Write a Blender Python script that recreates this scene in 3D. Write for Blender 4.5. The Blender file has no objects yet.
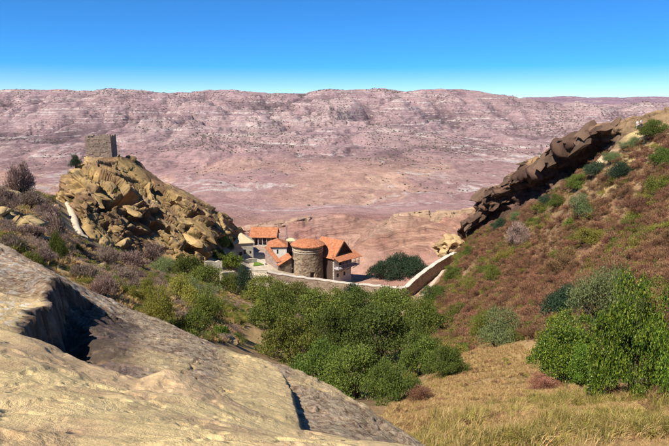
import bpy, bmesh, math, random
import numpy as np
from mathutils import Vector, Matrix

SC = bpy.context.scene
COL = SC.collection
RNG = np.random.default_rng(7)
random.seed(7)

# ------------------------------------------------------------------ camera, sky, sun, exposure
CAM_H = 60.0                       # eye height above the datum of the valley
PITCH = math.radians(11.5)
FPX = 576.0                        # focal length in photo pixels (669 wide)
cam = bpy.data.cameras.new('camera')
cam.sensor_width = 36.0
cam.lens = 36.0 * FPX / 669.0
cam.clip_start = 0.1
cam.clip_end = 30000.0
cam_o = bpy.data.objects.new('camera', cam)
COL.objects.link(cam_o)
cam_o.location = (0, 0, CAM_H)
cam_o.rotation_euler = (math.pi / 2 - PITCH, 0, 0)
SC.camera = cam_o

SUN_EL = math.radians(50)
_sx, _sy = -0.66, -0.72            # the sun stands to the left of and a little behind the camera
_n = math.hypot(_sx, _sy)
TO_SUN = Vector((_sx / _n * math.cos(SUN_EL), _sy / _n * math.cos(SUN_EL), math.sin(SUN_EL)))
world = bpy.data.worlds.new('World')
SC.world = world
world.use_nodes = True
wn, wl = world.node_tree.nodes, world.node_tree.links
bg = wn['Background']
sky = wn.new('ShaderNodeTexSky')
sky.sky_type = 'NISHITA'
sky.sun_disc = False
sky.sun_elevation = SUN_EL
sky.sun_rotation = math.atan2(TO_SUN.x, TO_SUN.y)
sky.altitude = 0
sky.air_density = 0.43
sky.dust_density = 0.0
sky.ozone_density = 1.5
hsv = wn.new('ShaderNodeHueSaturation')
hsv.inputs['Hue'].default_value = 0.514
hsv.inputs['Saturation'].default_value = 1.75
wl.new(sky.outputs[0], hsv.inputs['Color'])
gam = wn.new('ShaderNodeGamma')
gam.inputs['Gamma'].default_value = 0.8
soft = wn.new('ShaderNodeMix'); soft.data_type = 'RGBA'; soft.inputs['Factor'].default_value = 0.10
wl.new(hsv.outputs[0], soft.inputs[6]); wl.new(sky.outputs[0], soft.inputs[7])
wl.new(soft.outputs[2], gam.inputs['Color'])
wl.new(gam.outputs[0], bg.inputs['Color'])
bg.inputs['Strength'].default_value = 0.14

sun = bpy.data.lights.new('sun', 'SUN')
sun.energy = 5.0
sun.angle = math.radians(0.53)
sun.color = (1.0, 0.95, 0.86)
sun_o = bpy.data.objects.new('sun', sun)
COL.objects.link(sun_o)
sun_o.location = (-40, -40, 120)
sun_o.rotation_euler = (-TO_SUN).to_track_quat('-Z', 'Y').to_euler()

SC.view_settings.view_transform = 'Standard'
SC.view_settings.look = 'None'
SC.view_settings.exposure = 0.85
SC.view_settings.gamma = 1.0
SC.view_settings.use_curve_mapping = False
SC.cycles.max_bounces = 6
SC.cycles.diffuse_bounces = 3
SC.cycles.transparent_max_bounces = 8

# ------------------------------------------------------------------ surveying: sight lines from the viewpoint
_c, _s = math.cos(PITCH), math.sin(PITCH)
def ray(px, py):
    """(x/y, z/y) slopes of the sight line through a photo pixel"""
    u = (np.asarray(px, float) - 334.5) / FPX
    v = -(np.asarray(py, float) - 223.0) / FPX
    dy = _c + v * _s
    return u / dy, (-_s + v * _c) / dy
def P(px, py, Y):
    a, b = ray(px, py)
    return Vector((float(a) * Y, float(Y), CAM_H + float(b) * Y))
def project(x, y, z):
    z = z - CAM_H
    f = y * _c - z * _s
    return 334.5 + FPX * x / f, 223.0 - FPX * (y * _s + z * _c) / f

# ------------------------------------------------------------------ noise
def _hash(ix, iy, iz, seed):
    h = (ix.astype(np.int64) * 374761393 + iy.astype(np.int64) * 668265263 + iz * 2147483647 + seed * 1274126177) & 0xffffffff
    h = ((h ^ (h >> 13)) * 1274126177) & 0xffffffff
    h = ((h ^ (h >> 16)) * 2246822519) & 0xffffffff
    h = h ^ (h >> 15)
    return (h & 0xffffff) / float(0x1000000)
def noise2(x, y, seed=0):
    x = np.asarray(x, float); y = np.asarray(y, float)
    ix = np.floor(x); iy = np.floor(y)
    fx = x - ix; fy = y - iy
    fx = fx * fx * fx * (fx * (fx * 6 - 15) + 10); fy = fy * fy * fy * (fy * (fy * 6 - 15) + 10)
    a = _hash(ix, iy, 0, seed); b = _hash(ix + 1, iy, 0, seed)
    c = _hash(ix, iy + 1, 0, seed); d = _hash(ix + 1, iy + 1, 0, seed)
    return (a + (b - a) * fx) * (1 - fy) + (c + (d - c) * fx) * fy
def fbm2(x, y, octv=5, seed=0, gain=0.5):
    t = 0; a = 1.0; n = 0
    for k in range(octv):
        t = t + a * noise2(x, y, seed + k * 17); n += a
        x, y = (x * 0.8 - y * 0.6) * 2.03 + 11.3, (x * 0.6 + y * 0.8) * 2.03 - 5.7
        a *= gain
    return t / n                                    # 0..1
def ridged2(x, y, octv=5, seed=0, gain=0.5):
    t = 0; a = 1.0; n = 0
    for k in range(octv):
        v = 1 - np.abs(noise2(x, y, seed + k * 17) * 2 - 1)
        t = t + a * v * v; n += a
        x, y = (x * 0.8 - y * 0.6) * 2.03 + 11.3, (x * 0.6 + y * 0.8) * 2.03 - 5.7
        a *= gain
    return t / n
def billow2(x, y, octv=4, seed=0, gain=0.45):
    """rounded spurs between sharp gullies"""
    t = 0; a = 1.0; n = 0
    for k in range(octv):
        t = t + a * np.abs(noise2(x, y, seed + k * 17) * 2 - 1); n += a
        x, y = (x * 0.8 - y * 0.6) * 2.03 + 11.3, (x * 0.6 + y * 0.8) * 2.03 - 5.7
        a *= gain
    return t / n
def noise3(x, y, z, seed=0):
    iz = np.floor(z); fz = z - iz; fz = fz * fz * (3 - 2 * fz)
    ix = np.floor(x); iy = np.floor(y); fx = x - ix; fy = y - iy
    fx = fx * fx * (3 - 2 * fx); fy = fy * fy * (3 - 2 * fy)
    r = 0
    izi = iz.astype(np.int64)
    for dz, wz in ((0, 1 - fz), (1, fz)):
        q = izi + dz
        a = _hash(ix, iy, q, seed); b = _hash(ix + 1, iy, q, seed)
        c = _hash(ix, iy + 1, q, seed); d = _hash(ix + 1, iy + 1, q, seed)
        r = r + wz * ((a + (b - a) * fx) * (1 - fy) + (c + (d - c) * fx) * fy)
    return r
def fbm3(p, octv=4, seed=0, gain=0.5):
    x, y, z = p[..., 0], p[..., 1], p[..., 2]
    t = 0; a = 1.0; n = 0
    for k in range(octv):
        t = t + a * noise3(x, y, z, seed + k * 13); n += a
        x, y, z = x * 2.03 + 3.1, y * 2.03 - 7.7, z * 2.03 + 1.9
        a *= gain
    return t / n
def smooth(a, b, x):
    t = np.clip((x - a) / (b - a), 0, 1)
    return t * t * (3 - 2 * t)
def voronoi(p, seed=0):
    """cell id hash, vector to the cell point, F1 and F2 of 3-D cells"""
    base = np.floor(p)
    f1 = np.full(p.shape[0], 9.0); f2 = np.full(p.shape[0], 9.0)
    cid = np.zeros(p.shape[0]); vec = np.zeros_like(p)
    for dx in (-1, 0, 1):
        for dy in (-1, 0, 1):
            for dz in (-1, 0, 1):
                c = base + np.array([dx, dy, dz])
                zi = c[:, 2].astype(np.int64)
                o = np.stack([_hash(c[:, 0], c[:, 1], zi, seed + 1), _hash(c[:, 0], c[:, 1], zi, seed + 2),
                              _hash(c[:, 0], c[:, 1], zi, seed + 3)], 1)
                q = p - (c + o)
                d = np.sqrt((q * q).sum(1))
                near = d < f1
                f2 = np.where(near, f1, np.minimum(f2, d))
                cid = np.where(near, _hash(c[:, 0], c[:, 1], zi, seed + 4), cid)
                vec[near] = q[near]
                f1 = np.where(near, d, f1)
    return cid, vec, f1, f2

class TPS:
    """thin-plate surface through surveyed points, in (bearing, log distance) coordinates"""
    def __init__(self, pts, reg=1e-4, ku=2.2):
        self.ku = ku
        q = []; v = []
        for px, py, Y in pts:
            a, b = ray(px, py)
            q.append((a * ku, math.log(Y))); v.append(b)
        q = np.array(q, float); v = np.array(v, float)
        n = len(q)
        d = np.sqrt(((q[:, None] - q[None]) ** 2).sum(2))
        K = d * d * np.log(d + 1e-9) + np.eye(n) * reg
        A = np.zeros((n + 3, n + 3)); A[:n, :n] = K; A[:n, n] = 1; A[:n, n + 1:] = q
        A[n:, :n] = A[:n, n:].T
        w = np.linalg.solve(A, np.concatenate([v, [0, 0, 0]]))
        self.q, self.w = q, w
    def __call__(self, x, y):
        x = np.asarray(x, float); y = np.maximum(np.asarray(y, float), 0.2)
        a = (x / y * self.ku).ravel(); b = np.log(y).ravel()
        out = np.empty_like(a)
        for i in range(0, len(a), 200000):
            s = slice(i, i + 200000)
            d2 = (a[s, None] - self.q[None, :, 0]) ** 2 + (b[s, None] - self.q[None, :, 1]) ** 2
            k = 0.5 * d2 * np.log(d2 + 1e-12)
            n = len(self.q)
            out[s] = k @ self.w[:n] + self.w[n] + self.w[n + 1] * a[s] + self.w[n + 2] * b[s]
        return out.reshape(x.shape) * y + CAM_H

# ------------------------------------------------------------------ object helpers
def thing(name, label, cat, loc=(0, 0, 0), rotz=0.0, group=None):
    o = bpy.data.objects.new(name, None)
    o.empty_display_size = 0.3
    COL.objects.link(o)
    o.location = loc; o.rotation_euler = (0, 0, rotz)
    o['label'] = label; o['category'] = cat
    if group: o['group'] = group
    return o
def link(name, me, mat=None, parent=None):
    o = bpy.data.objects.new(name, me)
    COL.objects.link(o)
    if mat is not None and not me.materials: me.materials.append(mat)
    if parent is not None: o.parent = parent
    return o
def mesh_np(name, verts, faces, mat=None, cols=None, smooth_shade=True):
    """faces: (n,k) int array, all of the same size k"""
    me = bpy.data.meshes.new(name)
    verts = np.asarray(verts, np.float32); faces = np.asarray(faces, np.int32)
    n, k = faces.shape
    me.vertices.add(len(verts)); me.vertices.foreach_set('co', verts.ravel())
    me.loops.add(n * k); me.loops.foreach_set('vertex_index', faces.ravel())
    me.polygons.add(n)
    me.polygons.foreach_set('loop_start', np.arange(0, n * k, k, dtype=np.int32))
    me.polygons.foreach_set('use_smooth', np.full(n, smooth_shade))
    if cols is not None:
        at = me.attributes.new('Col', 'FLOAT_COLOR', 'POINT')
        cols = np.asarray(cols); c = np.ones((len(verts), 4), np.float32); c[:, :cols.shape[1]] = cols
        at.data.foreach_set('color', c.ravel())
    me.update(calc_edges=True)
    if mat is not None: me.materials.append(mat)
    return me
def grid_faces(nr, nc):
    i = np.arange(nr - 1)[:, None] * nc + np.arange(nc - 1)[None]
    return np.stack([i, i + 1, i + nc + 1, i + nc], -1).reshape(-1, 4)
def structure(o):
    o['kind'] = 'structure'
    return o
class MB:
    """collects solid pieces into one mesh"""
    def __init__(self): self.bm = bmesh.new()
    def poly(self, vs, fs):
        b = [self.bm.verts.new(v) for v in vs]
        for f in fs:
            try: self.bm.faces.new([b[i] for i in f])
            except ValueError: pass
        return self
    def box(self, x0, x1, y0, y1, z0, z1, jit=0.0):
        r = lambda: random.uniform(-jit, jit)
        vs = [(x + r(), y + r(), z + r()) for z in (z0, z1) for x, y in ((x0, y0), (x1, y0), (x1, y1), (x0, y1))]
        return self.poly(vs, [(3, 2, 1, 0), (4, 5, 6, 7), (0, 1, 5, 4), (1, 2, 6, 5), (2, 3, 7, 6), (3, 0, 4, 7)])
    def slab(self, quad, t):
        """a quad (counter-clockwise from above) given thickness t downwards"""
        q = [Vector(v) for v in quad]
        nrm = (q[1] - q[0]).cross(q[-1] - q[0]).normalized()
        lo = [v - nrm * t for v in q]; n = len(q)
        fs = [tuple(range(n)), tuple(range(2 * n - 1, n - 1, -1))] + [(i, n + i, n + (i + 1) % n, (i + 1) % n) for i in range(n)]
        return self.poly(q + lo, fs)
    def bar(self, a, b, r0, r1=None, seg=6):
        a = Vector(a); b = Vector(b); r1 = r0 if r1 is None else r1
        d = (b - a).normalized()
        s = d.orthogonal().normalized(); t = d.cross(s)
        ring = lambda c, r: [c + (s * math.cos(2 * math.pi * k / seg) + t * math.sin(2 * math.pi * k / seg)) * r for k in range(seg)]
        vs = ring(a, r0) + ring(b, r1)
        fs = [(k, (k + 1) % seg, seg + (k + 1) % seg, seg + k) for k in range(seg)]
        fs += [tuple(range(seg - 1, -1, -1)), tuple(range(seg, 2 * seg))]
        return self.poly(vs, fs)
    def mesh(self, name, mat, smooth_shade=False):
        me = bpy.data.meshes.new(name)
        bmesh.ops.recalc_face_normals(self.bm, faces=self.bm.faces)
        self.bm.to_mesh(me); self.bm.free()
        if smooth_shade:
            me.polygons.foreach_set('use_smooth', [True] * len(me.polygons))
        me.materials.append(mat)
        return me
    def build(self, name, mat, parent=None, smooth_shade=False):
        return link(name, self.mesh(name, mat, smooth_shade), None, parent)

# ------------------------------------------------------------------ materials
def new_mat(name, rough=0.9, spec=0.2):
    m = bpy.data.materials.new(name); m.use_nodes = True
    b = m.node_tree.nodes['Principled BSDF']
    b.inputs['Roughness'].default_value = rough
    b.inputs['Specular IOR Level'].default_value = spec
    return m, m.node_tree.nodes, m.node_tree.links, b
def tex_noise(n, l, scale, detail=5, rough=0.6, vec=None, dist=0.0):
    t = n.new('ShaderNodeTexNoise')
    t.inputs['Scale'].default_value = scale; t.inputs['Detail'].default_value = detail
    t.inputs['Roughness'].default_value = rough; t.inputs['Distortion'].default_value = dist
    if vec is not None: l.new(vec, t.inputs['Vector'])
    return t.outputs['Fac']
def ramp(n, l, fac, stops):
    r = n.new('ShaderNodeValToRGB')
    e = r.color_ramp.elements
    while len(e) < len(stops): e.new(0.5)
    for k, (p, c) in enumerate(stops):
        e[k].position = p; e[k].color = (c, c, c, 1) if isinstance(c, (int, float)) else (*c, 1)
    l.new(fac, r.inputs['Fac'])
    return r.outputs['Color']
def mix(n, l, fac, a, b, mode='MIX'):
    x = n.new('ShaderNodeMix'); x.data_type = 'RGBA'; x.blend_type = mode
    for sock, v in ((x.inputs['Factor'], fac), (x.inputs[6], a), (x.inputs[7], b)):
        if isinstance(v, bpy.types.NodeSocket): l.new(v, sock)
        elif isinstance(v, (int, float)): sock.default_value = v
        else: sock.default_value = (*v, 1)
    return x.outputs[2]
def bump(n, l, b, h, strength, dist):
    x = n.new('ShaderNodeBump')
    x.inputs['Strength'].default_value = strength; x.inputs['Distance'].default_value = dist
    l.new(h, x.inputs['Height']); l.new(x.outputs[0], b.inputs['Normal'])
    return x
def mapping(n, l, sc, rot=(0, 0, 0), coord='Object'):
    tc = n.new('ShaderNodeTexCoord'); mp = n.new('ShaderNodeMapping')
    mp.inputs['Scale'].default_value = sc; mp.inputs['Rotation'].default_value = rot
    l.new(tc.outputs[coord], mp.inputs['Vector'])
    return mp.outputs[0]

def mat_rock(name, scale, bdist, spots=0.35, lichen=(0.13, 0.10, 0.075), lo=0.62):
    """vertex-coloured rock with grain, pits and lichen"""
    m, n, l, b = new_mat(name, 0.95, 0.15)
    at = n.new('ShaderNodeAttribute'); at.attribute_name = 'Col'
    v = mapping(n, l, (scale, scale, scale))
    n1 = tex_noise(n, l, 1.0, 8, 0.65, v)
    n2 = tex_noise(n, l, 7.0, 6, 0.7, v)
    n3 = tex_noise(n, l, 30.0, 4, 0.7, v)
    c = mix(n, l, 1.0, at.outputs['Color'], ramp(n, l, n1, [(0.3, lo), (0.7, 1.18)]), 'MULTIPLY')
    c = mix(n, l, 1.0, c, ramp(n, l, n3, [(0.3, 0.78), (0.7, 1.18)]), 'MULTIPLY')
    c = mix(n, l, ramp(n, l, n2, [(0.52, 0.0), (0.68, spots)]), c, lichen)
    l.new(c, b.inputs['Base Color'])
    h = n.new('ShaderNodeMath'); h.operation = 'MULTIPLY_ADD'
    l.new(n2, h.inputs[0]); h.inputs[1].default_value = 0.6; l.new(n3, h.inputs[2])
    bump(n, l, b, h.outputs[0], 0.8, bdist)
    return m
def mat_sandstone(name):
    m, n, l, b = new_mat(name, 0.95, 0.12)
    at = n.new('ShaderNodeAttribute'); at.attribute_name = 'Col'
    v = mapping(n, l, (1, 1, 1))
    n1 = tex_noise(n, l, 0.8, 8, 0.6, v)
    crust = tex_noise(n, l, 6.5, 8, 0.72, v, 0.6)
    grain = tex_noise(n, l, 60.0, 3, 0.7, v)
    stain = tex_noise(n, l, 2.2, 7, 0.68, v, 1.2)
    vo = n.new('ShaderNodeTexVoronoi'); vo.inputs['Scale'].default_value = 3.0; vo.inputs['Randomness'].default_value = 1.0; l.new(v, vo.inputs['Vector'])
    pock = ramp(n, l, vo.outputs['Distance'], [(0.04, 0.0), (0.13, 1.0)])
    c = mix(n, l, 1.0, at.outputs['Color'], ramp(n, l, n1, [(0.3, 0.80), (0.7, 1.15)]), 'MULTIPLY')
    st = mix(n, l, ramp(n, l, stain, [(0.52, 0.0), (0.70, 0.55)]), c, (0.33, 0.20, 0.10))
    st = mix(n, l, 1.0, st, ramp(n, l, vo.outputs['Distance'], [(0.03, 0.72), (0.12, 1.0)]), 'MULTIPLY')
    cr = mix(n, l, 1.0, c, ramp(n, l, crust, [(0.38, (0.42, 0.33, 0.29)), (0.46, (0.86, 0.81, 0.79)), (0.56, (1.2, 1.2, 1.2))]), 'MULTIPLY')
    c = mix(n, l, at.outputs['Alpha'], st, cr)
    c = mix(n, l, 1.0, c, ramp(n, l, grain, [(0.3, 0.84), (0.7, 1.14)]), 'MULTIPLY')
    l.new(c, b.inputs['Base Color'])
    h1 = n.new('ShaderNodeMath'); h1.operation = 'MULTIPLY'; l.new(crust, h1.inputs[0]); l.new(at.outputs['Alpha'], h1.inputs[1])
    h2 = n.new('ShaderNodeMath'); h2.operation = 'MULTIPLY_ADD'; l.new(h1.outputs[0], h2.inputs[0]); h2.inputs[1].default_value = 5.0
    h3 = n.new('ShaderNodeMath'); h3.operation = 'MULTIPLY_ADD'; l.new(pock, h3.inputs[0]); h3.inputs[1].default_value = 0.5; l.new(stain, h3.inputs[2])
    l.new(h3.outputs[0], h2.inputs[2])
    h4 = n.new('ShaderNodeMath'); h4.operation = 'MULTIPLY_ADD'; l.new(grain, h4.inputs[0]); h4.inputs[1].default_value = 0.18; l.new(h2.outputs[0], h4.inputs[2])
    bump(n, l, b, h4.outputs[0], 1.0, 0.045)
    return m
def mat_ground(name):
    m, n, l, b = new_mat(name, 1.0, 0.1)
    at = n.new('ShaderNodeAttribute'); at.attribute_name = 'Col'
    v = mapping(n, l, (1, 1, 1))
    n1 = tex_noise(n, l, 0.25, 6, 0.65, v)
    n2 = tex_noise(n, l, 3.0, 6, 0.75, v)
    n3 = tex_noise(n, l, 14.0, 4, 0.7, v)
    c = mix(n, l, 1.0, at.outputs['Color'], ramp(n, l, n1, [(0.3, 0.7), (0.7, 1.25)]), 'MULTIPLY')
    c = mix(n, l, 1.0, c, ramp(n, l, n2, [(0.32, 0.62), (0.68, 1.3)]), 'MULTIPLY')
    bands = tex_noise(n, l, 1.0, 7, 0.7, mapping(n, l, (0.02, 0.02, 1.5)), 0.3)
    cb_ = mix(n, l, 1.0, c, ramp(n, l, bands, [(0.34, (0.45, 0.38, 0.38)), (0.45, (0.95, 0.9, 0.9)), (0.52, (0.62, 0.54, 0.54)), (0.60, (1.15, 1.15, 1.12)), (0.70, (0.7, 0.64, 0.64))]), 'MULTIPLY')
    c = mix(n, l, at.outputs['Alpha'], c, cb_)
    l.new(c, b.inputs['Base Color'])
    h = n.new('ShaderNodeMath'); h.operation = 'MULTIPLY_ADD'
    l.new(n2, h.inputs[0]); h.inputs[1].default_value = 1.2; l.new(n3, h.inputs[2])
    bump(n, l, b, h.outputs[0], 0.7, 0.12)
    return m
def mat_far(name):
    """banded clay of the far badlands: mauve and pink marl with pale broken ledges and scattered dark scrub"""
    m, n, l, b = new_mat(name, 1.0, 0.05)
    at = n.new('ShaderNodeAttribute'); at.attribute_name = 'Col'
    ge = n.new('ShaderNodeNewGeometry')
    def field(sx, sy, sz, det, ro, dist=0.0):
        mp = n.new('ShaderNodeMapping'); l.new(ge.outputs['Position'], mp.inputs['Vector'])
        mp.inputs['Scale'].default_value = (sx, sy, sz)
        return tex_noise(n, l, 1.0, det, ro, mp.outputs[0], dist)
    strata = field(0.004, 0.004, 0.13, 9, 0.65, 0.5)
    patch = field(0.005, 0.004, 0.20, 9, 0.70, 0.5)
    fine = field(0.09, 0.045, 0.16, 7, 0.8)
    speck = field(0.14, 0.07, 0.22, 4, 0.7)
    region = field(0.006, 0.003, 0.01, 4, 0.6)
    sep = n.new('ShaderNodeSeparateXYZ'); l.new(ge.outputs['Position'], sep.inputs[0])
    far = n.new('ShaderNodeMapRange'); far.interpolation_type = 'SMOOTHSTEP'
    l.new(sep.outputs['Y'], far.inputs['Value']); far.inputs['From Min'].default_value = 600; far.inputs['From Max'].default_value = 1250
    far.inputs['To Min'].default_value = 0.25
    c = mix(n, l, 1.0, at.outputs['Color'], ramp(n, l, strata, [(0.32, (0.62, 0.54, 0.60)), (0.44, (1.0, 0.94, 0.94)), (0.52, (0.80, 0.70, 0.74)), (0.60, (1.08, 1.05, 1.02)), (0.70, (0.86, 0.80, 0.82))]), 'MULTIPLY')
    wm = n.new('ShaderNodeMath'); wm.operation = 'ADD'; l.new(patch, wm.inputs[0])
    fm = n.new('ShaderNodeMath'); fm.operation = 'MULTIPLY_ADD'; l.new(fine, fm.inputs[0]); fm.inputs[1].default_value = 0.45; fm.inputs[2].default_value = -0.225
    l.new(fm.outputs[0], wm.inputs[1])
    c = mix(n, l, ramp(n, l, wm.outputs[0], [(0.55, 0.0), (0.62, 0.8)]), c, (0.46, 0.39, 0.35))
    c = mix(n, l, 1.0, c, ramp(n, l, fine, [(0.3, 0.66), (0.52, 1.0), (0.72, 1.25)]), 'MULTIPLY')
    dm = n.new('ShaderNodeMath'); dm.operation = 'MULTIPLY'
    sm_ = n.new('ShaderNodeMath'); sm_.operation = 'MULTIPLY_ADD'; l.new(region, sm_.inputs[0]); sm_.inputs[1].default_value = 0.5; l.new(speck, sm_.inputs[2])
    l.new(ramp(n, l, sm_.outputs[0], [(0.80, 0.0), (0.88, 0.85)]), dm.inputs[0]); l.new(far.outputs[0], dm.inputs[1])
    c = mix(n, l, dm.outputs[0], c, (0.085, 0.06, 0.055))
    l.new(c, b.inputs['Base Color'])
    bump(n, l, b, fine, 1.0, 4.0)
    return m
def mat_stone(name, ca, cb, cc, sc=2.2, bd=0.06):
    """rubble masonry"""
    m, n, l, b = new_mat(name, 0.95, 0.1)
    v = mapping(n, l, (sc, sc, sc * 1.7))
    vo = n.new('ShaderNodeTexVoronoi'); vo.inputs['Scale'].default_value = 1.0
    l.new(v, vo.inputs['Vector'])
    ve = n.new('ShaderNodeTexVoronoi'); ve.feature = 'DISTANCE_TO_EDGE'; l.new(v, ve.inputs['Vector'])
    sep = n.new('ShaderNodeSeparateColor'); l.new(vo.outputs['Color'], sep.inputs[0])
    c = ramp(n, l, sep.outputs[0], [(0.0, ca), (0.5, cb), (1.0, cc)])
    joint = ramp(n, l, ve.outputs['Distance'], [(0.02, 0.42), (0.10, 1.0)])
    c = mix(n, l, 1.0, c, joint, 'MULTIPLY')
    w = tex_noise(n, l, 0.5, 6, 0.7, mapping(n, l, (1, 1, 1)))
    c = mix(n, l, 1.0, c, ramp(n, l, w, [(0.3, 0.72), (0.7, 1.2)]), 'MULTIPLY')
    l.new(c, b.inputs['Base Color'])
    bump(n, l, b, joint, 1.0, bd)
    return m
def mat_plain(name, a, bcol, scale=3.0, rough=0.9, bd=0.02, strength=0.5, spec=0.2):
    m, n, l, b = new_mat(name, rough, spec)
    v = mapping(n, l, (1, 1, 1))
    f = tex_noise(n, l, scale, 7, 0.7, v)
    l.new(mix(n, l, ramp(n, l, f, [(0.32, 0.0), (0.68, 1.0)]), a, bcol), b.inputs['Base Color'])
    bump(n, l, b, f, strength, bd)
    return m
def mat_tiles(name, a, bcol, cc):
    m, n, l, b = new_mat(name, 0.85, 0.2)
    v = mapping(n, l, (1, 1, 1))
    br = n.new('ShaderNodeTexNoise'); br.inputs['Scale'].default_value = 1.4; br.inputs['Detail'].default_value = 6; br.inputs['Roughness'].default_value = 0.8
    l.new(v, br.inputs['Vector'])
    c = ramp(n, l, br.outputs['Fac'], [(0.30, a), (0.48, bcol), (0.70, cc)])
    l.new(c, b.inputs['Base Color'])
    w = n.new('ShaderNodeTexWave'); w.inputs['Scale'].default_value = 1.3; w.inputs['Distortion'].default_value = 0.6
    l.new(v, w.inputs['Vector'])
    bump(n, l, b, w.outputs['Fac'], 0.6, 0.06)
    return m
def mat_leaf(name, ca, cb, cc, trans=0.3, rough=0.6, vary=0.18):
    m = bpy.data.materials.new(name); m.use_nodes = True
    n, l = m.node_tree.nodes, m.node_tree.links
    n.clear()
    out = n.new('ShaderNodeOutputMaterial')
    ge = n.new('ShaderNodeNewGeometry'); oi = n.new('ShaderNodeObjectInfo')
    c = ramp(n, l, ge.outputs['Random Per Island'], [(0.0, ca), (0.5, cb), (1.0, cc)])
    hs = n.new('ShaderNodeHueSaturation'); l.new(c, hs.inputs['Color'])
    mh = n.new('ShaderNodeMapRange'); wn_ = n.new('ShaderNodeTexWhiteNoise'); wn_.noise_dimensions = '1D'
    l.new(oi.outputs['Random'], wn_.inputs['W']); l.new(wn_.outputs['Value'], mh.inputs['Value'])
    mh.inputs['To Min'].default_value = 0.482; mh.inputs['To Max'].default_value = 0.518; l.new(mh.outputs[0], hs.inputs['Hue'])
    mr = n.new('ShaderNodeMapRange'); l.new(oi.outputs['Random'], mr.inputs['Value'])
    mr.inputs['To Min'].default_value = 1 - vary; mr.inputs['To Max'].default_value = 1 + vary
    l.new(mr.outputs[0], hs.inputs['Value'])
    d = n.new('ShaderNodeBsdfPrincipled'); d.inputs['Roughness'].default_value = rough
    d.inputs['Specular IOR Level'].default_value = 0.25
    t = n.new('ShaderNodeBsdfTranslucent')
    l.new(hs.outputs[0], d.inputs['Base Color']); l.new(hs.outputs[0], t.inputs['Color'])
    ms = n.new('ShaderNodeMixShader'); ms.inputs[0].default_value = trans
    l.new(d.outputs[0], ms.inputs[1]); l.new(t.outputs[0], ms.inputs[2])
    l.new(ms.outputs[0], out.inputs['Surface'])
    return m

M = {}
M['ground'] = mat_ground('earth and dry grass')
M['far'] = mat_far('banded clay')
M['sandstone'] = mat_sandstone('sandstone')
M['crag'] = mat_rock('fractured ochre rock', 0.35, 0.12, 0.35)
M['cliff'] = mat_rock('dark cliff rock', 0.35, 0.15, 0.4, (0.07, 0.05, 0.04))
M['tower'] = mat_stone('tower rubble', (0.26, 0.17, 0.115), (0.47, 0.36, 0.24), (0.19, 0.13, 0.10), 1.7, 0.09)
M['watch'] = mat_stone('watchtower rubble', (0.42, 0.30, 0.22), (0.50, 0.37, 0.27), (0.32, 0.23, 0.18), 2.0)
M['wallstone'] = mat_stone('enclosure wall rubble', (0.36, 0.25, 0.18), (0.52, 0.40, 0.29), (0.27, 0.19, 0.14), 1.8, 0.08)
M['pale_stone'] = mat_stone('pale ashlar', (0.55, 0.48, 0.36), (0.62, 0.55, 0.44), (0.48, 0.41, 0.31), 1.8, 0.03)
M['plaster'] = mat_plain('lime plaster', (0.66, 0.62, 0.55), (0.52, 0.46, 0.39), 1.2)
M['coping'] = mat_plain('white mortar coping', (0.55, 0.485, 0.40), (0.36, 0.295, 0.23), 0.9, 0.95, 0.05)
M['pinkstone'] = mat_stone('pinkish stone', (0.40, 0.28, 0.24), (0.46, 0.34, 0.29), (0.33, 0.23, 0.20))
M['tile'] = mat_tiles('orange clay tiles', (0.15, 0.06, 0.04), (0.34, 0.12, 0.052), (0.43, 0.22, 0.125))
M['stone_roof'] = mat_plain('tan roof slabs', (0.52, 0.40, 0.24), (0.40, 0.30, 0.18), 1.5)
M['wood'] = mat_plain('dark timber', (0.05, 0.03, 0.022), (0.08, 0.05, 0.035), 4.0)
M['lightwood'] = mat_plain('weathered grey timber', (0.42, 0.38, 0.38), (0.30, 0.27, 0.27), 4.0)
M['glass'] = mat_plain('dark window glass', (0.012, 0.013, 0.016), (0.02, 0.02, 0.024), 2.0, 0.15, 0.001, 0.1, 0.5)
M['path'] = mat_plain('pale worn path', (0.50, 0.42, 0.31), (0.36, 0.28, 0.19), 2.0, 0.95, 0.05)
M['bark'] = mat_plain('grey brown bark', (0.13, 0.095, 0.07), (0.08, 0.06, 0.045), 8.0)
M['lawn'] = mat_plain('watered lawn', (0.10, 0.17, 0.02), (0.07, 0.12, 0.015), 3.0, 0.9, 0.08)

# ================================================================== THE LAND
# surveyed points (photo bearing, photo height, distance in metres)
G = []
# left shoulder and slope
G += [(-120, 180, 60), (-120, 235, 36), (-40, 188, 78), (0, 191, 84), (25, 191, 100), (45, 195, 121), (58, 200, 122), (66, 205, 122),
      (-40, 238, 42), (0, 238, 46), (40, 244, 55), (0, 215, 62), (40, 216, 78), (70, 215, 116), (76, 225, 111), (88, 240, 105), (62, 226, 98),
      (80, 262, 62), (115, 282, 52), (60, 272, 40), (0, 285, 22), (60, 330, 18), (-80, 300, 16),
      (115, 246, 113), (150, 256, 122), (180, 265, 128), (120, 262, 92), (160, 280, 84), (200, 282, 105), (185, 318, 52), (150, 305, 50),
      (215, 340, 44), (210, 268, 131), (228, 268, 137), (240, 305, 90), (235, 330, 62)]
# under the crag
G += [(66, 205, 134), (84, 195, 140), (118, 195, 141), (150, 212, 142), (180, 225, 143), (210, 236, 144), (232, 246, 146),
      (60, 215, 165), (110, 205, 170), (160, 215, 170), (210, 228, 172)]
# beyond the left shoulder
G += [(-60, 215, 130), (0, 215, 135), (30, 208, 150), (-60, 205, 200), (20, 200, 210), (80, 203, 220), (150, 212, 230), (200, 218, 225)]
# monastery terraces
G += [(240, 257, 148), (260, 263, 148), (280, 268, 148), (308, 277.5, 149), (335, 279, 150), (265, 247, 165), (282, 246, 170),
      (360, 281, 152), (395, 283, 148), (430, 268, 156), (350, 276, 162), (300, 254, 180), (255, 243, 185)]
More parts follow.
